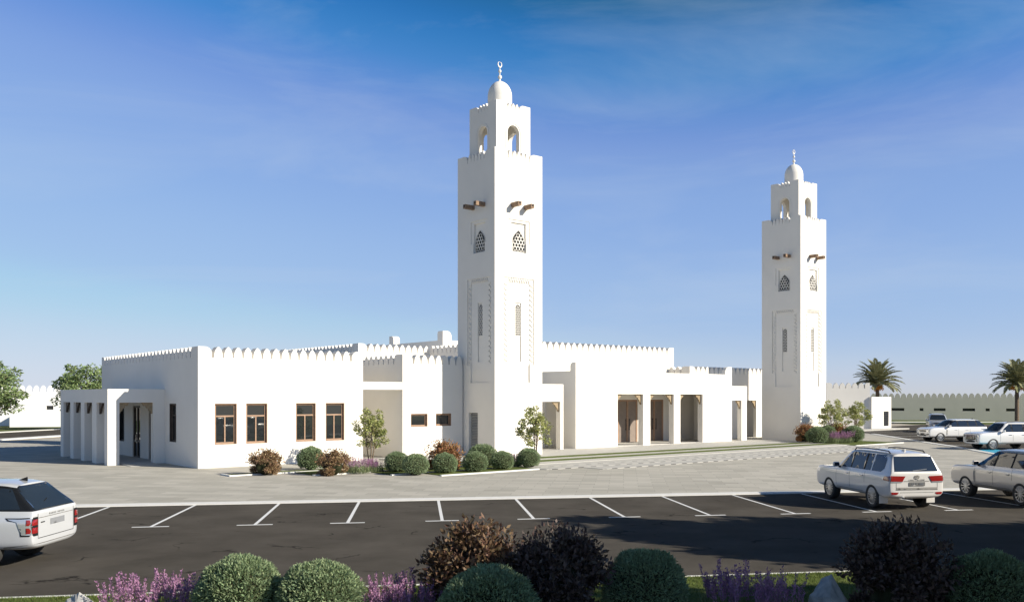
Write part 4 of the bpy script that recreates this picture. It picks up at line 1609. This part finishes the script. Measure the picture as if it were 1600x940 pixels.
def loft(stations, m, level=2):
    bm = bmesh.new()
    rows = []
    for st in stations:
        h = ring_pts(st)
        full = [(x, -y, z) for x, y, z in h] + [(x, y, z) for x, y, z in h[-2:0:-1]]
        rows.append([bm.verts.new(p) for p in full])
    n = len(rows[0])
    for a, b in zip(rows[:-1], rows[1:]):
        for i in range(n):
            j = (i + 1) % n
            bm.faces.new((a[i], a[j], b[j], b[i]))
    k = n // 2
    for row, flip in ((rows[0], True), (rows[-1], False)):
        for i in range(k):
            a_, b_, c_, d_ = row[i], row[i + 1], row[(n - i - 1) % n], row[(n - i) % n]
            vs_ = []
            for q in (a_, b_, c_, d_):
                if q not in vs_: vs_.append(q)
            if len(vs_) >= 3:
                bm.faces.new(vs_ if flip else vs_[::-1])
    bmesh.ops.recalc_face_normals(bm, faces=bm.faces)
    me = bpy.data.meshes.new('body')
    bm.to_mesh(me)
    bm.free()
    o = bpy.data.objects.new('body', me)
    col.objects.link(o)
    s = o.modifiers.new('s', 'SUBSURF')
    s.levels = level
    s.render_levels = level
    dg = bpy.context.evaluated_depsgraph_get()
    me2 = bpy.data.meshes.new_from_object(o.evaluated_get(dg))
    o.modifiers.clear()
    o.data = me2
    me2.materials.clear()
    for q in m: me2.materials.append(q)
    return o


def cut_arches(o, wheels, r, half_w):
    """open the wheel arches and line them with dark plastic"""
    for (wx, wz) in wheels:
        for s in (-1, 1):
            mb = MB().lathe([(0, 0), (r, 0), (r, 0.52), (0, 0.52)], (wx, (half_w - 0.40) if s > 0 else -(half_w + 0.12), wz), 48, axis='y')
            c = mb.build('cutter', BLACKP)
            b = o.modifiers.new('b', 'BOOLEAN')
            b.operation = 'DIFFERENCE'
            b.solver = 'EXACT'
            b.object = c
            dg = bpy.context.evaluated_depsgraph_get()
            me2 = bpy.data.meshes.new_from_object(o.evaluated_get(dg))
            o.modifiers.clear()
            o.data = me2
            bpy.data.objects.remove(c)
    me = o.data
    for p in me.polygons:
        p.use_smooth = True
        for (wx, wz) in wheels:
            q = math.hypot(p.center.x - wx, p.center.z - wz)
            n = p.normal
            if q < r + 0.01 and abs(p.center.y) > half_w - 0.45:
                rad = Vector((p.center.x - wx, 0, p.center.z - wz))
                inward = rad.length > r * 0.9 and n.dot(rad.normalized()) < -0.8
                cap = abs(n.y) > 0.95 and abs(abs(p.center.y) - (half_w - 0.40)) < 0.02
                if inward or cap:
                    p.material_index = 1
                    p.use_smooth = False
    try: me.set_sharp_from_angle(angle=R(42))
    except Exception: pass


def patch(name, m, bvh, poly, axis, sign, parent, off=0.006, edge=0.09, thick=0.0):
    """a panel laid onto the body: poly is given in the plane seen along the axis"""
    bm = bmesh.new()
    far_ = 6.0
    def P(a, b):
        if axis == 'y': return Vector((a, sign * far_, b))
        if axis == 'x': return Vector((sign * far_, a, b))
        return Vector((a, b, far_))
    d = {'y': Vector((0, -sign, 0)), 'x': Vector((-sign, 0, 0)), 'z': Vector((0, 0, -1))}[axis]
    # outline points at even steps
    out = []
    n = len(poly)
    for i in range(n):
        a, b = Vector(poly[i]), Vector(poly[(i + 1) % n])
        k = max(1, int((b - a).length / edge))
        for j in range(k): out.append(a.lerp(b, j / k))
    vs_ = [bm.verts.new(P(p.x, p.y)) for p in out]
    bm.faces.new(vs_)
    bmesh.ops.triangulate(bm, faces=bm.faces)
    for _ in range(3):
        long_ = [e for e in bm.edges if e.calc_length() > edge * 1.6]
        if not long_: break
        bmesh.ops.subdivide_edges(bm, edges=long_, cuts=1)
        bmesh.ops.triangulate(bm, faces=bm.faces)
    bad = []
    for v in bm.verts:
        hit, nrm, idx, dist = bvh.ray_cast(v.co, d)
        if hit is None or (axis == 'y' and sign * hit.y < 0.3): bad.append(v)
        else: v.co = hit - d * off
    if bad: bmesh.ops.delete(bm, geom=bad, context='VERTS')
    bmesh.ops.recalc_face_normals(bm, faces=bm.faces)
    for f in bm.faces:
        if f.normal.dot(d) > 0: f.normal_flip()
        f.smooth = True
    me = bpy.data.meshes.new(name)
    bm.to_mesh(me)
    bm.free()
    me.materials.append(m)
    o = bpy.data.objects.new(name, me)
    col.objects.link(o)
    o.parent = parent
    return o


def make_wheel(parent, x, y, r, w, s, spokes):
    """s = outward side (+1 left, -1 right)"""
    prof = [(r * 0.66, -w / 2), (r * 0.90, -w / 2), (r * 0.97, -w * 0.42), (r, -w * 0.28), (r, w * 0.28), (r * 0.97, w * 0.42), (r * 0.90, w / 2), (r * 0.70, w / 2), (r * 0.66, w * 0.42)]
    wh = MB().lathe(prof, (0, 0, 0), 40, axis='y').build('wheel', TYRE, parent, smooth=True)
    wh.location = (x, y, r)
    rim = MB()
    o = s * w / 2
    rim.lathe([(r * 0.70, o * 0.98), (r * 0.705, o * 0.90), (r * 0.65, o * 0.86), (r * 0.64, o * 0.70)], (0, 0, 0), 40, axis='y')
    rim.lathe([(0, o * 0.90), (r * 0.10, o * 0.90), (r * 0.14, o * 0.78)], (0, 0, 0), 20, axis='y')
    for k in range(spokes):
        a = 2 * math.pi * k / spokes
        for da in ((-0.12, 0.12) if spokes <= 10 else (0,)):
            c, sn = math.cos(a + da), math.sin(a + da)
            c2, s2 = math.cos(a + da * 1.5), math.sin(a + da * 1.5)
            hw = 0.013 if spokes <= 10 else 0.016
            r0_, r1_ = r * 0.09, r * 0.64
            px_, pz_ = -sn, c
            vs_ = []
            for (rr, cc, ss, wd, yy) in ((r0_, c, sn, hw * 0.8, o * 0.86), (r1_, c2, s2, hw * 1.25, o * 0.90)):
                for e in (-1, 1):
                    vs_.append((rr * cc + e * wd * px_, yy, rr * ss + e * wd * pz_))
                for e in (-1, 1):
                    vs_.append((rr * cc + e * wd * px_, yy - s * 0.035, rr * ss + e * wd * pz_))
            rim.add(vs_, [(0, 1, 5, 4), (2, 6, 7, 3), (0, 4, 6, 2), (1, 3, 7, 5), (4, 5, 7, 6), (0, 2, 3, 1)])
    rim.build('rim', ALLOY, wh, merge=False)
    MB().lathe([(0, 0), (r * 0.40, 0), (r * 0.40, s * 0.03)], (0, o * 0.15, 0), 28, axis='y').build('brake_disc', DARKMETAL, wh)
    MB().lathe([(r * 0.64, o * 0.70), (r * 0.62, o * 0.05)], (0, 0, 0), 28, axis='y').build('rim_barrel', BLACKP, wh)
    MB().lathe([(0, 0), (r * 0.63, 0)], (0, o * 0.05, 0), 28, axis='y').build('hub_back', BLACKP, wh)
    return wh


def text_part(name, body, m, parent, loc, rot, size, extrude=0.003, spacing=1.0):
    c = bpy.data.curves.new(name, 'FONT')
    c.body = body
    c.size = size
    c.extrude = extrude
    c.space_character = spacing
    c.align_x = 'CENTER'
    c.align_y = 'CENTER'
    o = bpy.data.objects.new(name, c)
    dg = bpy.context.evaluated_depsgraph_get()
    col.objects.link(o)
    dg.update()
    me = bpy.data.meshes.new_from_object(o.evaluated_get(bpy.context.evaluated_depsgraph_get()))
    bpy.data.objects.remove(o)
    me.materials.clear()
    me.materials.append(m)
    o = bpy.data.objects.new(name, me)
    col.objects.link(o)
    o.parent = parent
    o.location = loc
    o.rotation_euler = rot
    return o


def suv(label, kind, paint, loc, rz, rear_detail=True):
    """an estate-bodied off-roader; x forward, wheels on z = 0"""
    root = thing('suv', label, 'car', loc, rz, 'parked white and silver off-roaders')
    if kind == 'cruiser':
        Lr, Lf, hw, belt, zr, wr = -2.46, 2.46, 0.975, 1.17, 1.86, 0.70
        hood_b, hood_f, ws_b, ws_t = 1.20, 1.13, 1.02, 0.38
        wb_r, wb_f, r_ = -1.43, 1.42, 0.40
        rake = 0.26
        zb = 0.36
    else:
        Lr, Lf, hw, belt, zr, wr = -2.50, 2.50, 0.98, 1.17, 1.80, 0.68
        hood_b, hood_f, ws_b, ws_t = 1.17, 1.07, 1.12, 0.28
        wb_r, wb_f, r_ = -1.38, 1.54, 0.395
        rake = 0.52
        zb = 0.36
    def S(x, tops, low=zb, sc=1.0, side=1.0):
        w = hw * sc
        p = [(0, 0, low), (0, w * 0.72, low), (0, w * 0.955, low + 0.07), (0, w * 0.985 * side, 0.60), (0, w * 1.004 * side, belt - 0.17), (0, w * 0.955, belt - 0.01)]
        return {'x': x, 'p': p + tops}
    def cabin(dx5, dx7, z=zr, k=1.0):
        return [(dx5 * 0.15, hw * 0.915 * k, belt + 0.05), (dx7 * 0.62 if dx7 else 0, (hw * 0.9 * 0.45 + wr * 0.55) * k, belt + (z - belt) * 0.55), (dx7, wr * k, z - 0.055), (dx7, (wr - 0.16) * k, z + 0.005), (dx7, 0, z + 0.03)]
    def hood(z, k=1.0):
        return [(0, hw * 0.90 * k, z - 0.015), (0, hw * 0.82 * k, z + 0.005), (0, hw * 0.6 * k, z + 0.02), (0, hw * 0.35 * k, z + 0.03), (0, 0, z + 0.035)]
    st = []
    st.append(S(Lr, cabin(0.02, rake, zr - 0.06, 0.965), low=0.50, sc=0.945))
    st.append(S(Lr + 0.02, cabin(0.02, rake, zr - 0.055, 0.97), low=0.44, sc=0.955))
    st.append(S(Lr + 0.12, cabin(0.02, rake, zr - 0.04, 0.99), low=0.38, sc=0.985))
    st.append(S(Lr + 0.45, cabin(0.02, rake * 0.6, zr - 0.015)))
    st.append(S(Lr + 1.0, cabin(0, 0, zr)))
    st.append(S(-0.7, cabin(0, 0, zr + 0.01)))
    st.append(S(0.0, cabin(0, 0, zr)))
    st.append(S(ws_b - 0.42, cabin(0.05, ws_t - ws_b + 0.34, zr - 0.03)))
    st.append(S(ws_b - 0.10, cabin(0.0, ws_t - ws_b + 0.10, zr - 0.06, 0.985)))
    st.append(S(ws_b - 0.04, [(0, hw * 0.90, hood_b), (0.0, hw * 0.84, hood_b + 0.01), (-0.01, hw * 0.7, hood_b + 0.02), (-0.02, hw * 0.4, hood_b + 0.03), (-0.02, 0, hood_b + 0.035)]))
    st.append(S(ws_b + 0.12, hood(hood_b - 0.01)))
    st.append(S(ws_b + 0.8, hood(hood_b * 0.45 + hood_f * 0.55 + 0.01)))
    st.append(S(Lf - 0.22, hood(hood_f, 0.985), sc=0.985))
    def nose(x, k, z, low):
        q = S(x, hood(z, k), low=low, sc=k)
        q['p'][4] = (0, q['p'][4][1], min(q['p'][4][2], z - 0.16))
        q['p'][5] = (0, q['p'][5][1], min(q['p'][5][2], z - 0.05))
        return q
    st.append(nose(Lf - 0.06, 0.968, hood_f - 0.04, 0.38))
    st.append(nose(Lf, 0.95, hood_f - 0.08, 0.42))
    body = loft(st, [paint, BLACKP, GLOSSB])
    body.parent = root
    bvh = BVHTree.FromPolygons([v.co.copy() for v in body.data.vertices], [tuple(p.vertices) for p in body.data.polygons])
    ar = r_ + 0.075
    if kind == 'range':             # black pillars all round under a body-coloured roof
        for p in body.data.polygons:
            if belt + 0.055 < p.center.z < zr - 0.075 and abs(p.normal.z) < 0.85 and p.center.x < ws_b - 0.2:
                p.material_index = 2
    cut_arches(body, [(wb_r, r_ + 0.02), (wb_f, r_ + 0.02)], ar, hw)
    for x in (wb_r, wb_f):
        for s in (-1, 1):
            make_wheel(root, x, s * (hw - 0.145), r_, 0.275, s, 8 if kind == 'cruiser' else 11)
    zt = zr - 0.10
    zbm = belt + 0.05
    for s in (-1, 1):
        # side glass
        def X(z, xb, k):       # front pillar slope
            return xb - k * (z - zbm)
        if kind == 'cruiser':
            xa = ws_b - 0.30
            patch('side_window', CARGLASS, bvh, [(xa, zbm), (0.02, zbm), (0.02, zt), (xa - 0.60, zt), (xa - 0.15, zbm + 0.22)], 'y', s, root)
            patch('side_window', CARGLASS, bvh, [(-0.06, zbm), (-0.82, zbm), (-0.82, zt), (-0.06, zt)], 'y', s, root)
            patch('side_window', CARGLASS, bvh, [(-0.92, zbm), (-1.25, zbm), (-1.25, zt), (-0.92, zt)], 'y', s, root)
            patch('side_window', CARGLASS, bvh, [(-1.33, zbm), (-1.88, zbm), (-2.03, zbm + 0.12), (-2.02, zt - 0.14), (-1.90, zt), (-1.33, zt)], 'y', s, root)
            for xx in (-0.02, -0.87):
                patch('pillar_trim', BLACKP, bvh, [(xx + 0.045, zbm), (xx - 0.045, zbm), (xx - 0.045, zt), (xx + 0.045, zt)], 'y', s, root, off=0.005)
            seams = [(ws_b - 0.12, 0.50, belt), (-0.02, 0.50, belt), (-0.98, 0.80, belt)]
            handles = [(0.16, 1.03), (-0.80, 1.03)]
        else:
            xa = ws_b - 0.26
            patch('side_window', CARGLASS, bvh, [(xa, zbm), (-2.20, zbm + 0.04), (-1.98, zt - 0.12), (-1.90, zt - 0.03), (-1.6, zt), (xa - 0.80, zt), (xa - 0.2, zbm + 0.22)], 'y', s, root)
            for xx in (0.0, -0.88, -1.62):
                patch('pillar_trim', BLACKP, bvh, [(xx + 0.04, zbm), (xx - 0.04, zbm + 0.005), (xx - 0.04, zt - 0.005), (xx + 0.04, zt - 0.005)], 'y', s, root, off=0.010)
            seams = [(ws_b - 0.12, 0.50, belt), (0.0, 0.50, belt), (-0.98, 0.80, belt)]
            handles = [(0.20, 0.99), (-0.75, 0.99)]
        for (xs, z0, z1) in seams:
            patch('door_seam', SHUT, bvh, [(xs - 0.006, z0), (xs + 0.006, z0), (xs + 0.006, z1), (xs - 0.006, z1)], 'y', s, root, off=0.003, edge=0.1)
        patch('door_seam', SHUT, bvh, [(ws_b - 0.12, 0.50), (-0.85, 0.50), (-0.85, 0.512), (ws_b - 0.12, 0.512)], 'y', s, root, off=0.003, edge=0.1)
        for (hx, hz) in handles:
            hit = bvh.ray_cast(Vector((hx, s * 5, hz)), Vector((0, -s, 0)))[0]
            if hit:
                MB().box(hx - 0.11, hx + 0.11, min(hit.y, hit.y + s * 0.035), max(hit.y, hit.y + s * 0.035), hz - 0.017, hz + 0.017).build('door_handle', CHROME if kind == 'cruiser' else paint, root, bevel=0.008)
                patch('handle_recess', SHUT, bvh, [(hx - 0.09, hz - 0.03), (hx + 0.02, hz - 0.03), (hx + 0.02, hz + 0.0), (hx - 0.09, hz)], 'y', s, root, off=0.003)
        # mirror
        mx_ = ws_b - 0.30
        mm = MB()
        mm.box(mx_ - 0.07, mx_ + 0.05, min(s * hw * 0.97, s * (hw + 0.20)), max(s * hw * 0.97, s * (hw + 0.20)), belt + 0.03, belt + 0.19)
        mo_ = mm.build('mirror', paint, root, bevel=0.04)
        MB().box(mx_ - 0.085, mx_ - 0.071, min(s * (hw + 0.01), s * (hw + 0.18)), max(s * (hw + 0.01), s * (hw + 0.18)), belt + 0.05, belt + 0.17).build('mirror_glass', CARGLASS, mo_)
        MB().box(mx_ - 0.04, mx_ + 0.03, min(s * hw * 0.88, s * hw * 0.98), max(s * hw * 0.88, s * hw * 0.98), belt + 0.0, belt + 0.06).build('mirror_foot', BLACKP, mo_)
        # sill trim
        patch('sill_trim', TRIM if kind == 'range' else paint, bvh, [(wb_f - 0.52, 0.40), (wb_r + 0.52, 0.40), (wb_r + 0.50, 0.47), (wb_f - 0.50, 0.47)], 'y', s, root, off=0.015)
        if kind == 'cruiser':
            # roof rail
            zz_ = []
            pts = []
            for xx in (0.25, 0.15, -0.5, -1.2, -1.85, -1.95):
                hit = bvh.ray_cast(Vector((xx, s * (wr - 0.10), 4)), Vector((0, 0, -1)))[0]
                pts.append(Vector((xx, s * (wr - 0.10), hit.z + (0.065 if -1.9 < xx < 0.2 else 0.0))))
            MB().tube(pts, 0.022, 6).build('roof_rail', DARKMETAL, root)
            for xx in (0.12, -0.85, -1.82):
                pass
            # mud flap behind the rear wheel
            MB().box(wb_r - 0.50, wb_r - 0.47, min(s * (hw - 0.30), s * (hw - 0.01)), max(s * (hw - 0.30), s * (hw - 0.01)), 0.20, 0.46).build('mud_flap', paint, root)
        # head lamp
        if kind == 'cruiser':
            patch('head_lamp', CLEARL, bvh, [(s * 0.50, 0.99), (s * 0.86, 1.0), (s * 0.88, 0.85), (s * 0.52, 0.80)], 'x', 1, root, off=0.01)
            patch('bumper_trim', CHROME, bvh, [(s * 0.56, 0.80), (s * 0.62, 0.80), (s * 0.74, 0.52), (s * 0.62, 0.52)], 'x', 1, root, off=0.012)
        else:
            patch('head_lamp', CLEARL, bvh, [(s * 0.50, 0.95), (s * 0.86, 0.97), (s * 0.88, 0.86), (s * 0.50, 0.83)], 'x', 1, root, off=0.01)
            patch('fender_vent', TRIM, bvh, [(0.96, 0.58), (1.06, 0.58), (1.06, 1.0), (0.96, 1.0)], 'y', s, root, off=0.008)
            patch('bumper_trim', BLACKP, bvh, [(s * 0.50, 0.64), (s * 0.84, 0.66), (s * 0.80, 0.56), (s * 0.50, 0.55)], 'x', 1, root, off=0.01)
    # glass front and back
    patch('windscreen', CARGLASS, bvh, [(-0.76, belt + 0.08), (0.76, belt + 0.08), (0.64, zr - 0.09), (-0.64, zr - 0.09)], 'x', 1, root)
    # grille
    if kind == 'cruiser':
        patch('grille', DARKMETAL, bvh, [(-0.48, 1.0), (0.48, 1.0), (0.54, 0.66), (-0.54, 0.66)], 'x', 1, root, off=0.012)
        for z in (0.74, 0.83, 0.92):
            patch('grille_bar', CHROME, bvh, [(-0.47, z), (0.47, z), (0.47, z + 0.035), (-0.47, z + 0.035)], 'x', 1, root, off=0.022)
    else:
        patch('grille', TRIM, bvh, [(-0.47, 0.95), (0.47, 0.95), (0.45, 0.80), (-0.45, 0.80)], 'x', 1, root, off=0.012)
        for z in (0.83, 0.88, 0.925):
            patch('grille_bar', DARKMETAL, bvh, [(-0.44, z), (0.44, z), (0.44, z + 0.012), (-0.44, z + 0.012)], 'x', 1, root, off=0.018)
    patch('lower_grille', BLACKP, bvh, [(-0.5, 0.60), (0.5, 0.60), (0.45, 0.50), (-0.45, 0.50)], 'x', 1, root, off=0.012)
    patch('front_plate', PLATE, bvh, [(-0.26, 0.70), (0.26, 0.70), (0.26, 0.60), (-0.26, 0.60)], 'x', 1, root, off=0.03)
    # fin aerial
    hit = bvh.ray_cast(Vector((Lr + 0.75, 0, 4)), Vector((0, 0, -1)))[0]
    MB().prism([(hit.x - 0.10, hit.z - 0.01), (hit.x + 0.14, hit.z - 0.01), (hit.x - 0.09, hit.z + 0.075)], 'y', -0.02, 0.02).build('roof_aerial', BLACKP if kind == 'range' else paint, root)
    if rear_detail:
        if kind == 'cruiser':
            patch('rear_window', CARGLASS, bvh, [(-0.75, belt + 0.09), (0.75, belt + 0.09), (0.645, zr - 0.13), (-0.645, zr - 0.13)], 'x', -1, root)
            for s in (-1, 1):
                lamp = patch('tail_lamp', REDL, bvh, [(s * 0.40, 1.115), (s * 0.895, 1.13), (s * 0.90, 0.955), (s * 0.50, 0.945)], 'x', -1, root, off=0.02, edge=0.05)
                patch('tail_lamp', REDL, bvh, [(Lr + 0.02, 1.12), (Lr + 0.30, 1.10), (Lr + 0.33, 0.98), (Lr + 0.02, 0.955)], 'y', s, root, off=0.015, edge=0.05)
                patch('lamp_base', CLEARL, bvh, [(s * 0.49, 0.944), (s * 0.90, 0.953), (s * 0.90, 0.91), (s * 0.52, 0.91)], 'x', -1, root, off=0.015, edge=0.05)
                patch('reflector', REDL, bvh, [(s * 0.62, 0.60), (s * 0.88, 0.61), (s * 0.86, 0.53), (s * 0.68, 0.53)], 'x', -1, root, off=0.012, edge=0.06)
                patch('tailgate_seam', SHUT, bvh, [(s * 0.70, 0.68), (s * 0.712, 0.68), (s * 0.712, 0.90), (s * 0.70, 0.90)], 'x', -1, root, off=0.004)
            patch('tailgate_step', TRIM, bvh, [(-0.70, 0.755), (0.70, 0.755), (0.70, 0.69), (-0.70, 0.69)], 'x', -1, root, off=0.004)
            patch('tailgate_seam', SHUT, bvh, [(-0.72, 0.69), (0.72, 0.69), (0.72, 0.672), (-0.72, 0.672)], 'x', -1, root, off=0.006)
            patch('bumper_line', SHUT, bvh, [(-0.58, 0.60), (0.58, 0.60), (0.58, 0.588), (-0.58, 0.588)], 'x', -1, root, off=0.004)
            patch('plate_recess', TRIM, bvh, [(-0.44, 0.965), (0.46, 0.965), (0.43, 0.945), (-0.43, 0.945)], 'x', -1, root, off=0.012)
            patch('number_plate', PLATE, bvh, [(-0.27, 0.925), (0.27, 0.925), (0.27, 0.80), (-0.27, 0.80)], 'x', -1, root, off=0.02)
            xp = bvh.ray_cast(Vector((-5, 0, 0.86)), Vector((1, 0, 0)))[0].x - 0.026
            text_part('plate_lettering', 'JAF 22 1000', CLEARL, root, (xp, 0, 0.862), (R(90), 0, R(-90)), 0.085)
            xp = bvh.ray_cast(Vector((-5, 0, 0.99)), Vector((1, 0, 0)))[0].x - 0.012
            text_part('model_lettering', 'LAND CRUISER', TRIM, root, (xp, 0, 0.993), (R(90), 0, R(-90)), 0.062, spacing=1.35)
            em = MB()
            def ell(a, b, cz, n=28): return [(a * math.cos(2 * math.pi * k / n), cz + b * math.sin(2 * math.pi * k / n)) for k in range(n)]
            em.ring(ell(0.085, 0.062, 1.085), ell(0.072, 0.049, 1.085), 'x', xp - 0.012, xp)
            em.ring(ell(0.034, 0.054, 1.085), ell(0.022, 0.042, 1.085), 'x', xp - 0.011, xp)
            em.ring(ell(0.062, 0.022, 1.11), ell(0.050, 0.012, 1.11), 'x', xp - 0.013, xp)
            em.build('emblem', TRIM, root, merge=False)
            x0 = bvh.ray_cast(Vector((-5, 0.0, belt + 0.16)), Vector((1, 0, 0)))[0]
            MB().tube([x0 + Vector((-0.03, 0.12, -0.05)), x0 + Vector((-0.025, -0.36, 0.0))], 0.012, 5).build('rear_wiper', CLEARL, root)
            MB().lathe([(0.028, 0), (0.036, 0.0), (0.036, 0.16), (0.028, 0.16)], (0, 0, 0), 12, axis='y').build('exhaust_tip', CHROME, root).matrix_local = Matrix.Translation((Lr - 0.0, 0.46, 0.42)) @ Matrix.Rotation(R(90), 4, 'Z') @ Matrix.Translation((0, -0.06, 0))
        else:
            patch('rear_window', CARGLASS, bvh, [(-0.76, belt + 0.07), (0.76, belt + 0.07), (0.63, zr - 0.11), (-0.63, zr - 0.11)], 'x', -1, root)
            for s in (-1, 1):
                patch('lamp_surround', BLACKP, bvh, [(Lr + 0.0, 1.10), (Lr + 0.27, 1.09), (Lr + 0.58, 1.09), (Lr + 0.52, 1.03), (Lr + 0.28, 1.0), (Lr + 0.25, 0.70), (Lr + 0.0, 0.70)], 'y', s, root, off=0.008, edge=0.06)
                patch('lamp_surround', BLACKP, bvh, [(s * 0.74, 1.10), (s * 0.95, 1.10), (s * 0.95, 0.70), (s * 0.74, 0.70)], 'x', -1, root, off=0.008, edge=0.06)
                patch('tail_lamp', CLEARL, bvh, [(Lr + 0.02, 1.075), (Lr + 0.25, 1.065), (Lr + 0.53, 1.07), (Lr + 0.48, 1.045), (Lr + 0.25, 0.985), (Lr + 0.22, 0.73), (Lr + 0.02, 0.73)], 'y', s, root, off=0.014, edge=0.06)
                for z in (0.93, 0.76):
                    patch('tail_lamp', REDL, bvh, [(s * 0.76, z), (s * 0.93, z), (s * 0.93, z + 0.12), (s * 0.76, z + 0.12)], 'x', -1, root, off=0.018, edge=0.05)
                    patch('tail_lamp', REDL, bvh, [(Lr + 0.015, z), (Lr + 0.13, z), (Lr + 0.13, z + 0.12), (Lr + 0.015, z + 0.12)], 'y', s, root, off=0.019, edge=0.05)
                patch('tailgate_seam', SHUT, bvh, [(s * 0.715, 0.64), (s * 0.727, 0.64), (s * 0.727, 1.16), (s * 0.715, 1.16)], 'x', -1, root, off=0.004)
            patch('tailgate_seam', SHUT, bvh, [(-0.72, 0.645), (0.72, 0.645), (0.72, 0.63), (-0.72, 0.63)], 'x', -1, root, off=0.005)
            patch('tailgate_trim', TRIM, bvh, [(-0.70, 1.075), (0.70, 1.075), (0.70, 1.06), (-0.70, 1.06)], 'x', -1, root, off=0.006)
            patch('number_plate', CLEARL, bvh, [(-0.33, 1.0), (0.25, 1.0), (0.25, 0.87), (-0.33, 0.87)], 'x', -1, root, off=0.006)
            patch('lower_bumper', TRIM, bvh, [(-0.86, 0.53), (0.86, 0.53), (0.80, 0.44), (-0.80, 0.44)], 'x', -1, root, off=0.008)
            for s in (-1, 1):
                patch('lower_bumper', TRIM, bvh, [(Lr + 0.02, 0.53), (wb_r - 0.48, 0.47), (wb_r - 0.46, 0.42), (Lr + 0.05, 0.44)], 'y', s, root, off=0.008)
            xp = bvh.ray_cast(Vector((-5, 0, 1.11)), Vector((1, 0, 0)))[0].x - 0.012
            text_part('model_lettering', 'RANGE ROVER', TRIM, root, (xp, 0, 1.115), (R(90), 0, R(-90)), 0.055, spacing=1.9)
            xq = bvh.ray_cast(Vector((-5, 0.5, 0.97)), Vector((1, 0, 0)))[0].x - 0.010
            MB().box(xq - 0.004, xq + 0.006, 0.48, 0.62, 0.955, 0.975).build('badge', DARKMETAL, root)
            x0 = bvh.ray_cast(Vector((-5, 0.0, belt + 0.2)), Vector((1, 0, 0)))[0]
            MB().tube([x0 + Vector((-0.03, 0.35, -0.06)), x0 + Vector((0.02, 0.02, 0.05))], 0.010, 5).build('rear_wiper', BLACKP, root)
    return root


def from_wheels(rear, head_deg, wb_r):
    """place a car by the ground point under its rear axle's near wheel"""
    h = R(head_deg)
    return h

# silver-white off-roader of the middle right, seen from its left rear
hd = R(90 + 8.3)
def car_at(px, py, wx, wy, h):
    """location of the car's origin when the wheel at local (wx, wy) touches the ground seen at (px, py)"""
    g = G(px, py)
    c, s = math.cos(h), math.sin(h)
    return (g.x - (wx * c - wy * s), g.y - (wx * s + wy * c), 0)
suv('pearl white off-roader seen from behind with roof rails and red tail lamps', 'cruiser', PPEARL, car_at(1367, 792.5, -1.43, 0.84, hd), hd)
hd = R(90 + 7.5)
suv('silver off-roader cut by the right edge of the picture, seen from its side', 'range', PSILVER, car_at(1513, 774.8, 1.54, 0.84, hd), hd)
hd = R(178)
suv('white off-roader cut by the left edge, showing its rear and twin square tail lamps', 'range', PPALE, car_at(-26, 888, -1.38, 0.84, hd), hd)
hd = R(187)
suv('silver white off-roader with a long dark window band in the far right car park', 'range', PWHITE, car_at(1468.5, 690.2, 1.54, 0.84, hd), hd)
hd = R(186)
suv('white off-roader with chrome grille at the right edge, nose towards the paved court', 'cruiser', PWHITE, car_at(1550.5, 702.3, 1.42, 0.84, hd), hd)
hd = R(249)
suv('pale grey off-roader facing the viewer behind the other parked cars', 'cruiser', PGREY, (44.0, 94.0, 0), hd)
